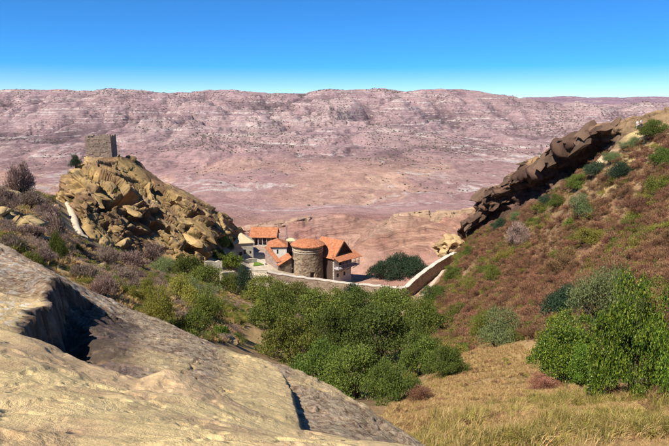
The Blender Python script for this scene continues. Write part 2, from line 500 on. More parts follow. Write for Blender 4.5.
# below the enclosure wall
G += [(250, 285, 128), (294, 292, 130), (349, 300, 128), (380, 303, 126), (404, 306, 124), (428, 292, 130), (444, 274, 140), (460, 256, 150)]
# pink hill behind the monastery
G += [(240, 228, 218), (300, 219, 220), (345, 216, 230), (404, 214, 208), (470, 211, 212), (540, 212, 212), (385, 226, 194), (367, 239.5, 183), (354, 258, 171), (350, 238, 212), (336, 251, 198), (374, 229, 216), (392, 232, 190), (380, 246, 178), (420, 240, 188), (440, 236, 190), (400, 258, 172),
      (300, 225, 270), (240, 232, 270), (360, 222, 270), (430, 222, 270), (500, 225, 265), (600, 225, 265), (700, 225, 265)]
# valley floor
G += [(300, 320, 98), (345, 325, 95), (395, 335, 88), (300, 365, 55), (345, 385, 47), (395, 385, 47), (420, 402, 32), (380, 430, 22), (430, 340, 76),
      (440, 372, 47), (470, 352, 56), (500, 360, 46)]
# right-hand slope
G += [(450, 310, 98), (480, 300, 92), (500, 285, 92), (520, 335, 58), (540, 260, 96), (560, 230, 98), (600, 300, 56), (640, 300, 46), (669, 330, 37),
      (669, 250, 58), (620, 230, 82), (669, 190, 78), (730, 200, 62), (760, 320, 30), (640, 350, 35), (560, 375, 36), (600, 392, 27), (669, 392, 24),
      (520, 392, 32), (470, 405, 29), (740, 420, 16),
      (450, 446, 17), (520, 446, 15.5), (600, 446, 14.5), (669, 446, 13.5), (760, 446, 11), (480, 425, 22), (560, 418, 21), (640, 418, 18.5)]
# foot of the right cliff, top of the ridge and the far side of it
CL_BASE = [(462, 250, 149), (477, 236, 146), (497, 226, 140), (532, 208, 131), (568, 184, 120), (586, 174, 115), (600, 164, 113), (615, 147, 110), (626, 136, 108.5), (637, 131.5, 107), (655, 127, 104), (680, 120, 100), (735, 110, 92)]
G += CL_BASE
G += [(479, 240, 153), (525, 216, 144), (572, 190, 132), (604, 162, 121), (637, 136, 116), (669, 128, 110), (730, 116, 104), (622, 160, 100), (647, 150, 97)]
G += [(500, 222, 175), (560, 205, 165), (620, 170, 150), (669, 145, 140), (740, 130, 135)]
# under the outcrop the camera stands on
G += [(150, 420, 17), (250, 440, 15), (330, 446, 16), (0, 330, 14), (-100, 360, 11), (100, 560, 8), (300, 600, 8), (450, 600, 8), (600, 560, 8), (760, 560, 7)]
# the plain and the badland range
for px in (-260, -120, 0, 110, 220, 334, 450, 560, 669, 800, 930):
    rt = smooth(470, 600, px)
    G += [(px, 214, 330), (px, 205, 420), (px, 188, 600), (px, 165, 860), (px, 141, 1250), (px, 116 + 2 * rt, 1800),
          (px, 93 + 13 * rt - 3.0 * math.exp(-((px - 440) / 70.0) ** 2) - 2.0 * math.exp(-((px - 280) / 40.0) ** 2) - 1.5 * math.exp(-((px - 110) / 90.0) ** 2), 2350),
          (px, 96 + 11 * rt, 2900), (px, 98 + 0.5 * rt, 3900), (px, 101 - 3.5 * rt, 4600), (px, 108, 6000)]
TERRAIN = TPS(G)

def relief(x, y):
    wx = x + 130 * (fbm2(x / 380, y / 380, 3, 21) - 0.5); wy = y + 200 * (fbm2(x / 420, y / 420, 3, 22) - 0.5)
    return wx, wy, billow2(wx / 210, wy / 480, 4, 31, 0.42), billow2(wx / 100, wy / 210, 4, 41, 0.42)
def H(x, y, fine=True):
    """height of the land"""
    x = np.asarray(x, float); y = np.asarray(y, float)
    z = TERRAIN(x, y)
    if not fine: return z
    nearw = 1 - smooth(230, 330, y)
    a = smooth(4, 30, y) * nearw
    court = 1 - 0.85 * np.exp(-(((x + 5) / 24) ** 2 + ((y - 155) / 16) ** 2))
    z = z + a * court * ((fbm2(x / 9.0, y / 9.0, 4, 3) - 0.5) * 1.3 + (fbm2(x / 1.7, y / 1.7, 3, 5) - 0.5) * 0.35)
    # rills in the pink hill
    ph = smooth(168, 190, y) * (1 - smooth(240, 300, y))
    z = z - ph * 1.0 * (ridged2(x / 9 + 0.05 * y, y / 30.0, 3, 9) - 0.4)
    kk_ = z / 1.7 + 0.6 * fbm2(x / 25, y / 25, 2, 12); kf = kk_ - np.floor(kk_)
    z = z + ph * 0.8 * (smooth(0.45, 0.8, kf) - kf) * 1.7
    # badlands
    fw = smooth(300, 520, y)
    f2 = smooth(560, 1500, y)
    top_ = smooth(2180, 2380, y)
    f3 = smooth(1000, 1800, y) * (1 - 0.74 * smooth(1950, 2330, y))
    f2 = f2 * (1 - 0.8 * top_)
    wx, wy, ra, rb_ = relief(x, y)
    z = z + f3 * 105 * (ra - 0.36)
    z = z + f2 * 32 * (rb_ - 0.36)
    z = z + fw * (1 - f3) * 9 * (billow2(wx / 75, wy / 150, 3, 45) - 0.36)
    z = z + fw * 4.0 * (fbm2(wx / 60, wy / 90, 4, 51) - 0.5) + fw * 5 * (billow2(wx / 38, wy / 70, 3, 61) - 0.36)
    # ledges of harder beds
    step = 13.0
    k = z / step + 0.9 * fbm2(x / 300, y / 300, 2, 71)
    fr = k - np.floor(k)
    led = (smooth(0.62, 0.92, fr) - fr) * step
    z = z + led * fw * (0.25 + 0.5 * f2) * smooth(0.35, 0.6, fbm2(x / 150, y / 260, 3, 81)) * (1 - 0.8 * top_)
    return z

def ground_at(px, py, ymin=7.0, ymax=400.0):
    """where the sight line through a pixel meets the land"""
    Y = np.exp(np.linspace(math.log(ymin), math.log(ymax), 1600))
    a, b = ray(px, py)
    d = CAM_H + b * Y - H(a * Y, Y)
    i = np.argmax(d < 0) if (d < 0).any() else len(Y) - 1
    y = Y[i]
    return Vector((float(a * y), float(y), float(H(np.array([a * y]), np.array([y]))[0])))

# colour of the soil: surveyed patches blended by distance
STRAW, RED, PINK, TAN, PALE, OCH = (0.36, 0.235, 0.10), (0.20, 0.105, 0.062), (0.33, 0.175, 0.135), (0.36, 0.255, 0.135), (0.48, 0.40, 0.29), (0.42, 0.31, 0.14)
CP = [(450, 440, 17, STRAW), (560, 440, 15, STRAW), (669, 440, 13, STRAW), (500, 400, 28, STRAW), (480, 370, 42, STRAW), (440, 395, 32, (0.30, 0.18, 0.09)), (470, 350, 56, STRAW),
      (560, 380, 33, (0.14, 0.09, 0.05)), (640, 395, 24, (0.12, 0.08, 0.045)), (560, 300, 70, RED), (500, 285, 92, RED), (450, 310, 98, RED), (600, 230, 85, RED), (669, 200, 75, RED), (640, 260, 60, RED),  # darkest entries put shade and litter under the big shrub into the soil
      (530, 215, 128, (0.22, 0.14, 0.075)), (640, 130, 106, OCH), (669, 140, 100, TAN), (600, 172, 110, (0.24, 0.16, 0.085)), (560, 200, 118, (0.20, 0.13, 0.07)), (490, 240, 140, (0.2, 0.13, 0.07)),
      (380, 260, 175, (0.33, 0.185, 0.13)), (420, 240, 190, (0.35, 0.20, 0.14)), (404, 215, 214, (0.38, 0.26, 0.18)), (300, 235, 195, PINK), (250, 235, 195, PINK), (300, 220, 216, (0.36, 0.23, 0.18)),
      (300, 265, 152, PALE), (250, 262, 146, PALE), (332, 281, 148, TAN), (352, 272, 160, (0.33, 0.19, 0.14)), (410, 270, 160, PINK), (330, 225, 260, PINK), (450, 225, 260, PINK), (200, 225, 230, PINK), (60, 210, 200, PINK), (0, 200, 220, PINK),
      (0, 191, 84, TAN), (0, 215, 62, OCH), (25, 222, 62, OCH), (60, 240, 62, TAN), (120, 262, 92, TAN), (160, 262, 115, OCH), (100, 245, 118, TAN), (185, 318, 52, (0.26, 0.17, 0.09)), (230, 310, 90, (0.36, 0.24, 0.13)), (235, 330, 62, STRAW),
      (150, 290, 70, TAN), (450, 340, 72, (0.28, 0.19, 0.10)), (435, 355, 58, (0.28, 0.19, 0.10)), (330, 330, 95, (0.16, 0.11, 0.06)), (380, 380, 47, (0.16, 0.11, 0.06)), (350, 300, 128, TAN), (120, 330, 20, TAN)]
_cq = np.array([(ray(a, b)[0] * 2.2, math.log(Y)) for a, b, Y, c in CP]); _cc = np.array([c for *_, c in CP])
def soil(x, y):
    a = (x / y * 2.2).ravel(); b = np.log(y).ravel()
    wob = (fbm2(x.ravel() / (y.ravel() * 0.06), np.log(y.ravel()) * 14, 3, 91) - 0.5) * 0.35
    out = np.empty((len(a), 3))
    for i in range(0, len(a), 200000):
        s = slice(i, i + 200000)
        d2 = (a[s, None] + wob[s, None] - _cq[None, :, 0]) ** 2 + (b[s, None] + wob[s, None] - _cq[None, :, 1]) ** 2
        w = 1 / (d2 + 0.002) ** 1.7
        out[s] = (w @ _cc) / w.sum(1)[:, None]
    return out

def far_col(x, y, z):
    f = smooth(420, 1500, y)[..., None]
    c = np.array((0.375, 0.245, 0.215)) * (1 - f) + np.array((0.315, 0.225, 0.215)) * f
    n = fbm2(x / 220, y / 420, 4, 101)[..., None]
    c = c * (0.78 + 0.44 * n)
    # scrub in the gullies, deepened by painted relief shade; crests paled likewise
    wx, wy, ra, rb_ = relief(x, y)
    f3 = smooth(900, 1500, y); f2 = smooth(560, 1100, y)
    gl = f3 * smooth(0.30, 0.12, ra) * 0.75 + f2 * smooth(0.30, 0.14, rb_) * 0.5
    gl = np.clip(gl, 0, 0.85)[..., None]
    c = c * (1 - gl) + np.array((0.10, 0.068, 0.075)) * gl
    cr_ = (f3 * smooth(0.50, 0.68, ra) * 0.45 + f2 * smooth(0.55, 0.7, rb_) * 0.25)[..., None]
    c = c * (1 - cr_) + np.array((0.42, 0.335, 0.30)) * cr_
    # sandy floor of the washes
    s = smooth(0.56, 0.68, fbm2(x / 130 + 3, y / 300, 4, 103))[..., None] * (1 - smooth(700, 1100, y))[..., None]
    c = c * (1 - s * 0.6) + np.array((0.50, 0.33, 0.22)) * s * 0.6
    b = smooth(2500, 3500, y)[..., None]  # farthest ridge tinted mauve, distance haze painted into its colour
    return c * (1 - b) + np.array((0.24, 0.16, 0.19)) * b

ug = np.concatenate([np.linspace(-1.15, -0.68, 26)[:-1], np.linspace(-0.68, 0.68, 760), np.linspace(0.68, 1.15, 26)[1:]])
yn = np.exp(np.linspace(math.log(4.5), math.log(300), 360))
yf = np.exp(np.linspace(math.log(300), math.log(6200), 430))
def land(name, ys, colf, mat):
    Yg, U = np.meshgrid(ys, ug, indexing='ij')
    X = U * Yg
    Z = H(X, Yg)
    V = np.stack([X, Yg, Z], -1).reshape(-1, 3)
    me = mesh_np(name, V, grid_faces(len(ys), len(ug)), mat, colf(X, Yg, Z).reshape(X.size, -1))
    return structure(link(name, me))
def near_cols(x, y, z):
    a = (smooth(168, 180, y) * smooth(-60, -35, x)).reshape(-1, 1)
    return np.concatenate([soil(x, y), a], 1)
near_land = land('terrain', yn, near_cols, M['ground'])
# blend of the two soils where the sheets meet
def far_cols(x, y, z):
    k = smooth(300, 380, y)[..., None]
    return soil(x, y).reshape(*x.shape, 3) * (1 - k) + far_col(x, y, z) * k
far_land = land('hills', yf, far_cols, M['far'])

# ------------------------------------------------------------------ the sandstone outcrop in front
DOME = TPS([(-80, 446, 2.3), (0, 446, 2.5), (100, 446, 2.6), (200, 446, 2.7), (300, 446, 2.9), (400, 446, 3.3), (0, 400, 3.4), (100, 405, 3.6), (200, 418, 3.7), (300, 437, 3.7),
            (-60, 320, 6.4), (0, 328, 6.3), (40, 340, 6.2), (85, 361, 6.0), (140, 382, 5.6), (170, 376, 6.0), (215, 396, 5.6), (260, 414, 5.3), (300, 428, 5.0), (360, 437, 4.9), (420, 447, 4.8),
            (0, 365, 4.6), (100, 385, 4.6), (200, 402, 4.7), (334, 620, 1.2), (100, 620, 1.2), (500, 560, 2.2), (560, 500, 4.5), (-200, 430, 2.2)], 1e-5)
SLAB = TPS([(111, 303, 14.8), (160, 323, 14.3), (215, 347, 13.3), (260, 359, 12.2), (290, 373, 11.3), (130, 335, 11.5), (180, 350, 10.6), (230, 370, 9.6), (270, 385, 8.8),
            (112, 366, 8.6), (150, 380, 7.5), (215, 396, 6.9), (280, 424, 6.0), (250, 400, 7.2), (95, 340, 10.0), (88, 310, 12.2), (60, 345, 10.6), (70, 362, 9.6), (45, 352, 9.0), (30, 340, 9.4), (50, 310, 11.3), (-40, 345, 9.5), (320, 440, 6.0), (330, 400, 9)], 1e-5)
LEFT = TPS([(-80, 225, 15.5), (0, 246, 15.0), (60, 277, 13.8), (111, 302, 14.8), (130, 322, 13.0), (88, 297, 12.9), (62, 279, 12.0), (53, 284, 11.0), (46, 304, 9.8), (32, 312, 9.0), (0, 303, 9.4), (-60, 300, 9.2), (0, 275, 12),
            (-60, 265, 12), (30, 292, 11)], 1e-5)
HUMP = TPS([(288, 373, 11.0), (320, 386, 10.6), (345, 397, 10.2), (380, 420, 9.3), (420, 446, 8.4), (298, 392, 9.6), (305, 420, 7.6), (345, 432, 7.2), (400, 447, 7.2), (320, 445, 6), (460, 480, 6.5), (250, 400, 9.5), (200, 400, 10)], 1e-5)
def plan_line(pts):
    q = sorted([(Y, float(ray(px, py)[0]) * Y) for px, py, Y in pts])
    return np.array([a for a, b in q]), np.array([b for a, b in q])
LIP = plan_line([(20, 318, 7.2), (31, 313, 9.0), (44, 305, 9.7), (52, 285, 10.9), (62, 280, 11.8), (86, 298, 12.6), (120, 328, 13.0), (260, 380, 13.8)])
EDGE = plan_line([(266, 353, 12.6), (284, 372, 10.4), (291, 388, 9.0), (294, 405, 7.8), (302, 432, 6.0), (308, 446, 5.2)])
def crest_of(tab):
    t = np.array(tab, float)
    q = ray(t[:, 0], t[:, 1])[0]
    return lambda u: np.interp(u, q, t[:, 2])
DOMEY = crest_of([(-120, 320, 6.6), (0, 328, 6.3), (40, 340, 6.2), (85, 361, 6.0), (140, 382, 5.6), (170, 376, 6.0), (215, 396, 5.6), (260, 414, 5.3), (300, 428, 5.0), (360, 437, 4.9), (420, 447, 4.8), (520, 480, 4.4)])
BACKY = crest_of([(-160, 220, 17), (0, 246, 15.2), (60, 277, 14.0), (111, 302, 15.0), (160, 322, 14.5), (215, 347, 13.5), (260, 359, 12.4), (290, 372, 11.4), (345, 397, 10.4), (380, 420, 9.4), (420, 446, 8.5), (470, 480, 6.5), (560, 500, 5)])
def outcrop(x, y):
    u = x / y
    d = DOME(x, y); yc = DOMEY(u)
    over = np.maximum(0, y - yc)
    d = d - over * over * 0.55 / (1 + 0.12 * over) - 4.0 * np.maximum(0, over - 1.3)
    s = SLAB(x, y) - 3.2 * np.maximum(0, x - np.interp(y, *EDGE)) ** 1.0
    h = HUMP(x, y)
    lip = np.interp(y, *LIP) + 0.25 * (fbm2(y * 1.3, x * 0.3, 3, 7) - 0.5)
    lf = LEFT(x, y)
    lf = lf - 6.0 * np.maximum(0, x - lip)
    def smax(a, b, k):
        hh = np.clip(0.5 + 0.5 * (a - b) / k, 0, 1)
        return b + (a - b) * hh + k * hh * (1 - hh)
    back = smax(s, h, 0.06)
    back = smax(back, lf, 0.12)
    yb = BACKY(u)
    ob = np.maximum(0, y - yb)
    back = back - ob * ob * 0.5
    z = smax(d, back, 0.10)
    zone = np.stack([d, s, h, lf], -1).argmax(-1)
    return z, zone, lip
uo = np.linspace(-0.80, 0.42, 500); yo = np.concatenate([np.linspace(0.35, 2.2, 30)[:-1], np.exp(np.linspace(math.log(2.2), math.log(22), 460))])
Yg, U = np.meshgrid(yo, uo, indexing='ij'); X = U * Yg
near_fan = (1.6 - Yg).clip(0, None)
X = X + np.sign(U) * 0
Z, zone, lipx = outcrop(X, Yg)
rough = np.array([0.05, 0.12, 0.14, 0.10])[zone]
# weathering: broad swells, bedding steps and honeycomb pitting
sw = (fbm2(X / 1.6, Yg / 1.6, 4, 201) - 0.5)
Z = Z + sw * 0.22 * smooth(1.5, 4, Yg)
pit = fbm2(X / 0.20 + 2 * fbm2(X / .5, Yg / .5, 2, 202), Yg / 0.16, 4, 203, 0.65)
rz = smooth(0.42, 0.6, fbm2(X / 1.1, Yg / 1.1, 3, 205))
rz = np.where(zone == 0, rz * 0.35, np.clip(rz + 0.25, 0, 1))
Z = Z + (pit - 0.5) * rough * (0.35 + rz)
bed = Z * 4.5 + X * 0.5 + fbm2(X / 2, Yg / 2, 2, 207) * 2.0
Z = Z + 0.035 * (smooth(0.3, 0.7, bed - np.floor(bed)) - (bed - np.floor(bed))) * np.where(zone == 0, 0.8, 1.2)
# hairline joints
jn = 1 - np.abs(2 * noise2((X + 0.5 * Yg) / 1.9 + 0.7 * fbm2(X / .7, Yg / .7, 3, 225), (Yg - 0.3 * X) / 4.5, 223) - 1)
Z = Z - 0.05 * smooth(0.965, 0.995, jn) * smooth(0.45, 0.55, fbm2(X / 2.5, Yg / 2.5, 2, 227)) * smooth(1.5, 3, Yg)
dent = fbm2(X / 0.24, Yg / 0.24, 3, 229)
Z = Z - 0.022 * smooth(0.60, 0.72, dent) * np.where(zone == 0, 1.0, 0.5) * smooth(1.5, 3, Yg)
# sharp rills down the dark wall of the hollow
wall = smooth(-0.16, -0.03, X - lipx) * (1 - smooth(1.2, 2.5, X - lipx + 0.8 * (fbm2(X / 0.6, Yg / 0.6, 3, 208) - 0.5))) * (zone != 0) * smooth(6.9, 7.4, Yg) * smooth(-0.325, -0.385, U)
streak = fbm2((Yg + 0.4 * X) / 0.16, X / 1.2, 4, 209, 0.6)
X2 = X + wall * 0.35 * (streak - 0.5)
fine = fbm2(X / 0.09, Yg / 0.13, 3, 211)
tone = fbm2(X / 0.8, Yg / 0.8, 4, 213)[..., None]
yellow = np.array((0.56, 0.41, 0.195)); buff = np.array((0.46, 0.315, 0.17)); brown = np.array((0.30, 0.20, 0.125))
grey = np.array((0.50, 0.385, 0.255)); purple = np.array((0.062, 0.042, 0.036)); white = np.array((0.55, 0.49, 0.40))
t = smooth(0.35, 0.65, tone)
cd = yellow * (1 - t) + buff * t
veins = smooth(0.57, 0.66, fbm2(X / 0.5, Yg / 0.9, 5, 215, 0.65))[..., None]
cd = cd * (1 - 0.55 * veins) + np.array((0.34, 0.22, 0.12)) * 0.55 * veins
pt = smooth(0.45, 0.58, pit)[..., None]
cs = grey * (0.5 + 0.5 * pt) + brown * (0.5 - 0.5 * pt)
smoothy = smooth(0.5, 0.62, fbm2(X / 1.5 + 5, Yg / 1.5, 3, 217))[..., None]
bulge = (smooth(0.9, 0.3, np.abs(X - np.interp(Yg, *EDGE) + 0.55)) * (zone == 1))[..., None]
k = np.clip(smoothy * 0.55 + bulge * 0.9, 0, 1)
cs = cs * (1 - k) + yellow * k
cl = grey * pt + brown * (1 - pt) * 1.2
sp = smooth(0.60, 0.66, fbm2(X / 0.12, Yg / 0.2, 3, 219))[..., None]
nearlip = smooth(9.5, 11.5, Yg)[..., None]
cl = cl * nearlip + (yellow * 0.8 + buff * 0.2) * (1 - nearlip)
cl = cl * (1 - 0.7 * sp) + white * 0.7 * sp
cols = np.where((zone == 0)[..., None], cd, np.where((zone == 3)[..., None], cl, cs))
# water-black streaks and painted-in shade on the hollow's wall
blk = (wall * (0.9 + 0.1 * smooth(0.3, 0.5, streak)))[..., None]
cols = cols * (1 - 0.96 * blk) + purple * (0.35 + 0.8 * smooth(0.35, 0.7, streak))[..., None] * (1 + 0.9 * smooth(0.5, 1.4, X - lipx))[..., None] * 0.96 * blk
white_sp = (wall * smooth(0.70, 0.76, fbm2(X / 0.05, Yg / 0.1, 2, 221)))[..., None]
cols = cols * (1 - 0.12 * white_sp) + white * 0.12 * white_sp
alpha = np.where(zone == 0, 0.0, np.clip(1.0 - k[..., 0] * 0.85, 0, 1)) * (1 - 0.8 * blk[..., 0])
alpha = np.where((zone == 3) & (Yg < 10.5), alpha * 0.3, alpha)
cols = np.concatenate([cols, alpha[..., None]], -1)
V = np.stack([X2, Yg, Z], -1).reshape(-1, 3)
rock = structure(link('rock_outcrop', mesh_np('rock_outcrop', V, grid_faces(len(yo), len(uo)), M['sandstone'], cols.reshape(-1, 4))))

# ------------------------------------------------------------------ swept rock faces
def resample(pts, n):
    q = np.array([P(*p) for p in pts])
    s = np.concatenate([[0], np.cumsum(np.sqrt(((q[1:] - q[:-1]) ** 2).sum(1)))]); s /= s[-1]
    t = np.linspace(0, 1, n)
    return np.stack([np.interp(t, s, q[:, k]) for k in range(3)], 1)
def normals_of(Pg):
    du = np.gradient(Pg, axis=1); dv = np.gradient(Pg, axis=0)
    n = np.cross(du, dv)
    return n / (np.sqrt((n * n).sum(-1, keepdims=True)) + 1e-9)
def fracture(Pg, size, amp, seed, aniso, rot=None, tilt=0.5, crack=0.5):
    """push a rock face out into separate angular blocks with open joints"""
    sh = Pg.shape
    p = Pg.reshape(-1, 3)
    if rot is not None: p = p @ rot
    w = fbm3(p / (size * 2.5), 2, seed + 50)[:, None] * 0.4
    cid, vec, f1, f2 = voronoi(p / (size * np.array(aniso)) + w, seed)
    tl = np.stack([np.modf(cid * 37.7)[0], np.modf(cid * 91.3)[0], np.modf(cid * 53.1)[0]], 1) - 0.5
    d = (cid - 0.45) * amp + (tl * vec).sum(1) * tilt * amp * 2
    d = d - crack * amp * (1 - smooth(0.0, 0.07, f2 - f1))
    return d.reshape(sh[:2]), cid.reshape(sh[:2]), (f2 - f1).reshape(sh[:2])

CREST = [(50, 203, 128), (58, 190, 131), (66, 178, 134), (76, 166, 137), (86, 157, 139), (118, 155, 140), (150, 179, 141), (180, 194, 142), (205, 208, 143.5), (222, 220, 147), (232, 231, 151), (240, 240, 154)]
CBASE = [(50, 206, 126), (58, 201, 126), (66, 204, 125), (74, 214, 119), (80, 225, 113.5), (88, 239, 107), (115, 247, 114), (150, 257, 122), (180, 266, 126), (206, 266, 130), (222, 262, 140), (232, 252, 148), (240, 247, 152)]
NS, NT = 460, 300
def loft(curves, ts, NS, NT):
    cs = [resample(c, NS) if not isinstance(c, np.ndarray) else c for c in curves]
    A = np.stack(cs, 0)
    tt = np.linspace(0, 1, NT)
    out = np.empty((NT, NS, 3))
    for k in range(3):
        for j in range(NS):
            out[:, j, k] = np.interp(tt, ts, A[:, j, k])
    return out
cr = resample(CREST, NS); cb = resample(CBASE, NS)
# match the two lines by photo bearing rather than by length
def by_bearing(pts, pxs):
    t = np.array(pts, float)
    py = np.interp(pxs, t[:, 0], t[:, 1]); Y = np.interp(pxs, t[:, 0], t[:, 2])
    a, b = ray(pxs, py)
    return np.stack([a * Y, Y, CAM_H + b * Y], 1)
pxs = np.linspace(50, 240, NS)
cr = by_bearing(CREST, pxs); cb = by_bearing(CBASE, pxs)
hgt = (cr - cb)[:, 2:3]
m1 = cb + (cr - cb) * 0.45 + np.array([0, -1, 0.6]) * hgt * 0.10
m2 = cb + (cr - cb) * 0.8 + np.array([0, -1, 0.5]) * hgt * 0.09
bk = cr + np.array([2, 6, -1.5]); bk2 = cr + np.array([4, 22, -16])
foot = cb + np.array([0, -3, -4])
CG = loft([foot, cb, m1, m2, cr, bk, bk2], [0, 0.06, 0.38, 0.62, 0.78, 0.86, 1.0], NS, NT)
for _ in range(6):
    CG[1:-1] = (CG[:-2] + 2 * CG[1:-1] + CG[2:]) / 4
nm = normals_of(CG)
if nm[NT // 3, :, 1].mean() > 0: nm = -nm
a = math.radians(32)                     # the beds dip to the right, along the crest
rotm = np.array([[math.cos(a), 0, math.sin(a)], [0, 1, 0], [-math.sin(a), 0, math.cos(a)]])
d1, id1, e1 = fracture(CG, 5.6, 2.5, 301, (2.0, 1.0, 0.62), rotm, 0.7, 0.22)
pr_ = CG.reshape(-1, 3) @ rotm
bw = pr_[:, 2] / 2.3 + 1.6 * fbm3(pr_ / np.array([14, 8, 8]), 3, 331); bf = bw - np.floor(bw)
bedd = ((smooth(0.05, 0.25, bf) - bf) * smooth(0.38, 0.6, fbm3(pr_ / 7.0, 2, 341))).reshape(d1.shape)
d1 = d1 * 0.85 + 1.9 * bedd
CG1 = CG + nm * d1[..., None]
d2, id2, e2 = fracture(CG1, 2.2, 0.55, 311, (2.4, 1.0, 0.5), rotm, 0.9, 0.7)
d3, id3, e3 = fracture(CG1, 0.85, 0.16, 315, (1.8, 1.0, 0.7), rotm, 1.1, 0.6)
d2 = d2 + d3
# hollows under the big blocks
holes = np.zeros(CG.shape[:2])
PX, PY = project(CG[..., 0], CG[..., 1], CG[..., 2])
for hx, hy, rx, ry, dep in ((106, 207, 7, 5, 4.5), (124, 203, 13, 5.5, 4.5), (140, 210, 7, 3, 2.5), (157, 227, 9, 5, 3.5), (168, 232, 5, 5, 3), (190, 250, 7, 6, 3.5), (108, 226, 4, 5, 1.5), (176, 202, 6, 2.5, 2), (196, 216, 8, 2.5, 2), (92, 178, 8, 3, 2)):
    holes += dep * smooth(1.15, 0.75, np.sqrt(((PX - hx) / rx) ** 2 + ((PY - hy) / ry) ** 2) + 0.35 * (fbm2(PX / 5, PY / 5, 2, 17) - 0.5))
edgef = np.minimum(smooth(0, 0.04, np.linspace(0, 1, NS)), smooth(1, 0.96, np.linspace(0, 1, NS)))[None, :, None]
tfade = (1 - 0.6 * smooth(0.66, 0.76, np.linspace(0, 1, NT)))[:, None, None]
CG2 = CG + nm * (d1 + d2 - holes)[..., None] * (0.3 + 0.7 * edgef) * tfade + nm * (fbm3(CG / 0.8, 3, 5) - 0.5)[..., None] * 0.28
tone = fbm3(CG2 / 5.0, 4, 321)[..., None]
ochre = np.array((0.36, 0.235, 0.095)); rbrown = np.array((0.20, 0.115, 0.06)); pale = np.array((0.43, 0.31, 0.16))
t = smooth(0.38, 0.62, tone)
cc = ochre * t + rbrown * (1 - t)
kk = smooth(0.6, 0.9, id2)[..., None]
cc = cc * (1 - 0.4 * kk) + pale * 0.4 * kk
cc = cc * (0.8 + 0.35 * id1[..., None])
crag = structure(link('rocky_crag', mesh_np('rocky_crag', CG2.reshape(-1, 3), grid_faces(NT, NS), M['crag'], cc.reshape(-1, 3))))

# right-hand cliff: an overhanging cap of dark rock, undercut shade painted in
SKY_L = [(470, 226, 153), (479, 208, 152), (488, 199, 151), (497, 189, 149), (510, 181, 146), (525, 171, 143), (534, 166, 140), (555, 158, 135), (572, 151, 131), (579, 141, 128), (590, 135, 123), (604, 127, 119), (620, 122, 113), (637, 117, 110), (658, 111, 106), (680, 106, 103), (740, 98, 97)]
NS2, NT2 = 420, 220
px2 = np.linspace(466, 735, NS2)
top = by_bearing(SKY_L, px2); base = by_bearing([(462, 250, 149)] + CL_BASE[1:], px2)
tang = np.gradient(top, axis=0); tang[:, 2] = 0; tang /= np.sqrt((tang ** 2).sum(1, keepdims=True))
outw = np.stack([tang[:, 1], -tang[:, 0], tang[:, 2] * 0], 1)
outw[outw[:, 1] > 0] *= -1
fade = smooth(628, 588, px2) * smooth(466, 476, px2)
calm = (0.22 + 0.78 * smooth(630, 585, px2))[None, :]
big = (0.45 + 0.55 * smooth(640, 560, px2))[:, None]
hh = (top - base)[:, 2:3]
var = (0.35 + 1.25 * fbm2(px2 / 22.0, px2 * 0 + 3.3, 2, 441))
fade = fade * var
top[:, 2] += (fbm2(px2 / 9.0, px2 * 0, 4, 443, 0.6) - 0.5) * 1.8 * calm[0]
lip = base + (top - base) * (0.78 + 0.22 * (fbm2(px2 / 20.0, px2 * 0 + 9, 2, 447) - 0.5))[:, None]; lip[:, :2] += (outw * (3.6 * fade)[:, None] * big)[:, :2]
lipt = base + (top - base) * 0.93; lipt[:, :2] += (outw * (3.0 * fade)[:, None] * big)[:, :2]
rec = base + (top - base) * 0.30; rec[:, :2] -= (outw * (3.6 * fade)[:, None] * big)[:, :2]
rec2 = base + (top - base) * 0.60; rec2[:, :2] -= (outw * (3.4 * fade)[:, None] * big)[:, :2]
ft = base - outw * 0.5 + np.array([0, 0, -6])
b1 = top - outw * 5 + np.array([0, 0, -0.6]); b2 = top - outw * 16 + np.array([0, 0, -10])
CGr = loft([ft, base, rec, rec2, lip, lipt, top, b1, b2], [0, 0.08, 0.26, 0.40, 0.54, 0.64, 0.78, 0.88, 1.0], NS2, NT2)
for _ in range(3):
    CGr[1:-1] = (CGr[:-2] + 2 * CGr[1:-1] + CGr[2:]) / 4
nm = normals_of(CGr)
if nm[NT2 // 2, :, 1].mean() > 0: nm = -nm
a = math.radians(-24)
rotm = np.array([[math.cos(a), 0, math.sin(a)], [0, 1, 0], [-math.sin(a), 0, math.cos(a)]])
d1, id1, e1 = fracture(CGr, 5.0, 2.8, 401, (1.4, 1.2, 0.8), rotm, 1.0, 0.2)
d2, id2, e2 = fracture(CGr, 2.1, 0.9, 411, (2.0, 1.0, 0.55), rotm, 0.9, 0.6)
pr_ = CGr.reshape(-1, 3) @ rotm
bw = pr_[:, 2] / 1.7 + 1.2 * fbm3(pr_ / np.array([14, 8, 8]), 3, 451); bf = bw - np.floor(bw)
bedc = ((smooth(0.05, 0.3, bf) - bf) * smooth(0.3, 0.5, fbm3(pr_ / 7.0, 2, 461))).reshape(d1.shape)
ramp_ = smooth(0.14, 0.34, np.linspace(0, 1, NT2))[:, None]
CGr2 = CGr + nm * ((d1 * 0.28 + d2 * 0.8 + 1.9 * bedc) * ramp_ * calm + (fbm3(CGr / 0.8, 3, 6) - 0.5) * 0.5)[..., None]
tt = np.linspace(0, 1, NT2)[:, None, None]
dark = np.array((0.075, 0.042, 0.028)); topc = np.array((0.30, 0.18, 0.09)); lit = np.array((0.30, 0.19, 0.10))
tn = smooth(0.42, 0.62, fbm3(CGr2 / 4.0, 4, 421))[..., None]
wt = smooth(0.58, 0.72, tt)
cc = (dark * (1 - tn) + dark * 2.0 * tn) * (1 - wt) + (topc * tn + dark * 1.9 * (1 - tn)) * wt  # shade below the lip and sunlit brown on top mixed into the colour
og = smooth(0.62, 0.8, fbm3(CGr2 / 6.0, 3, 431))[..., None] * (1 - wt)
cc = cc * (1 - og * 0.7) + lit * og * 0.7
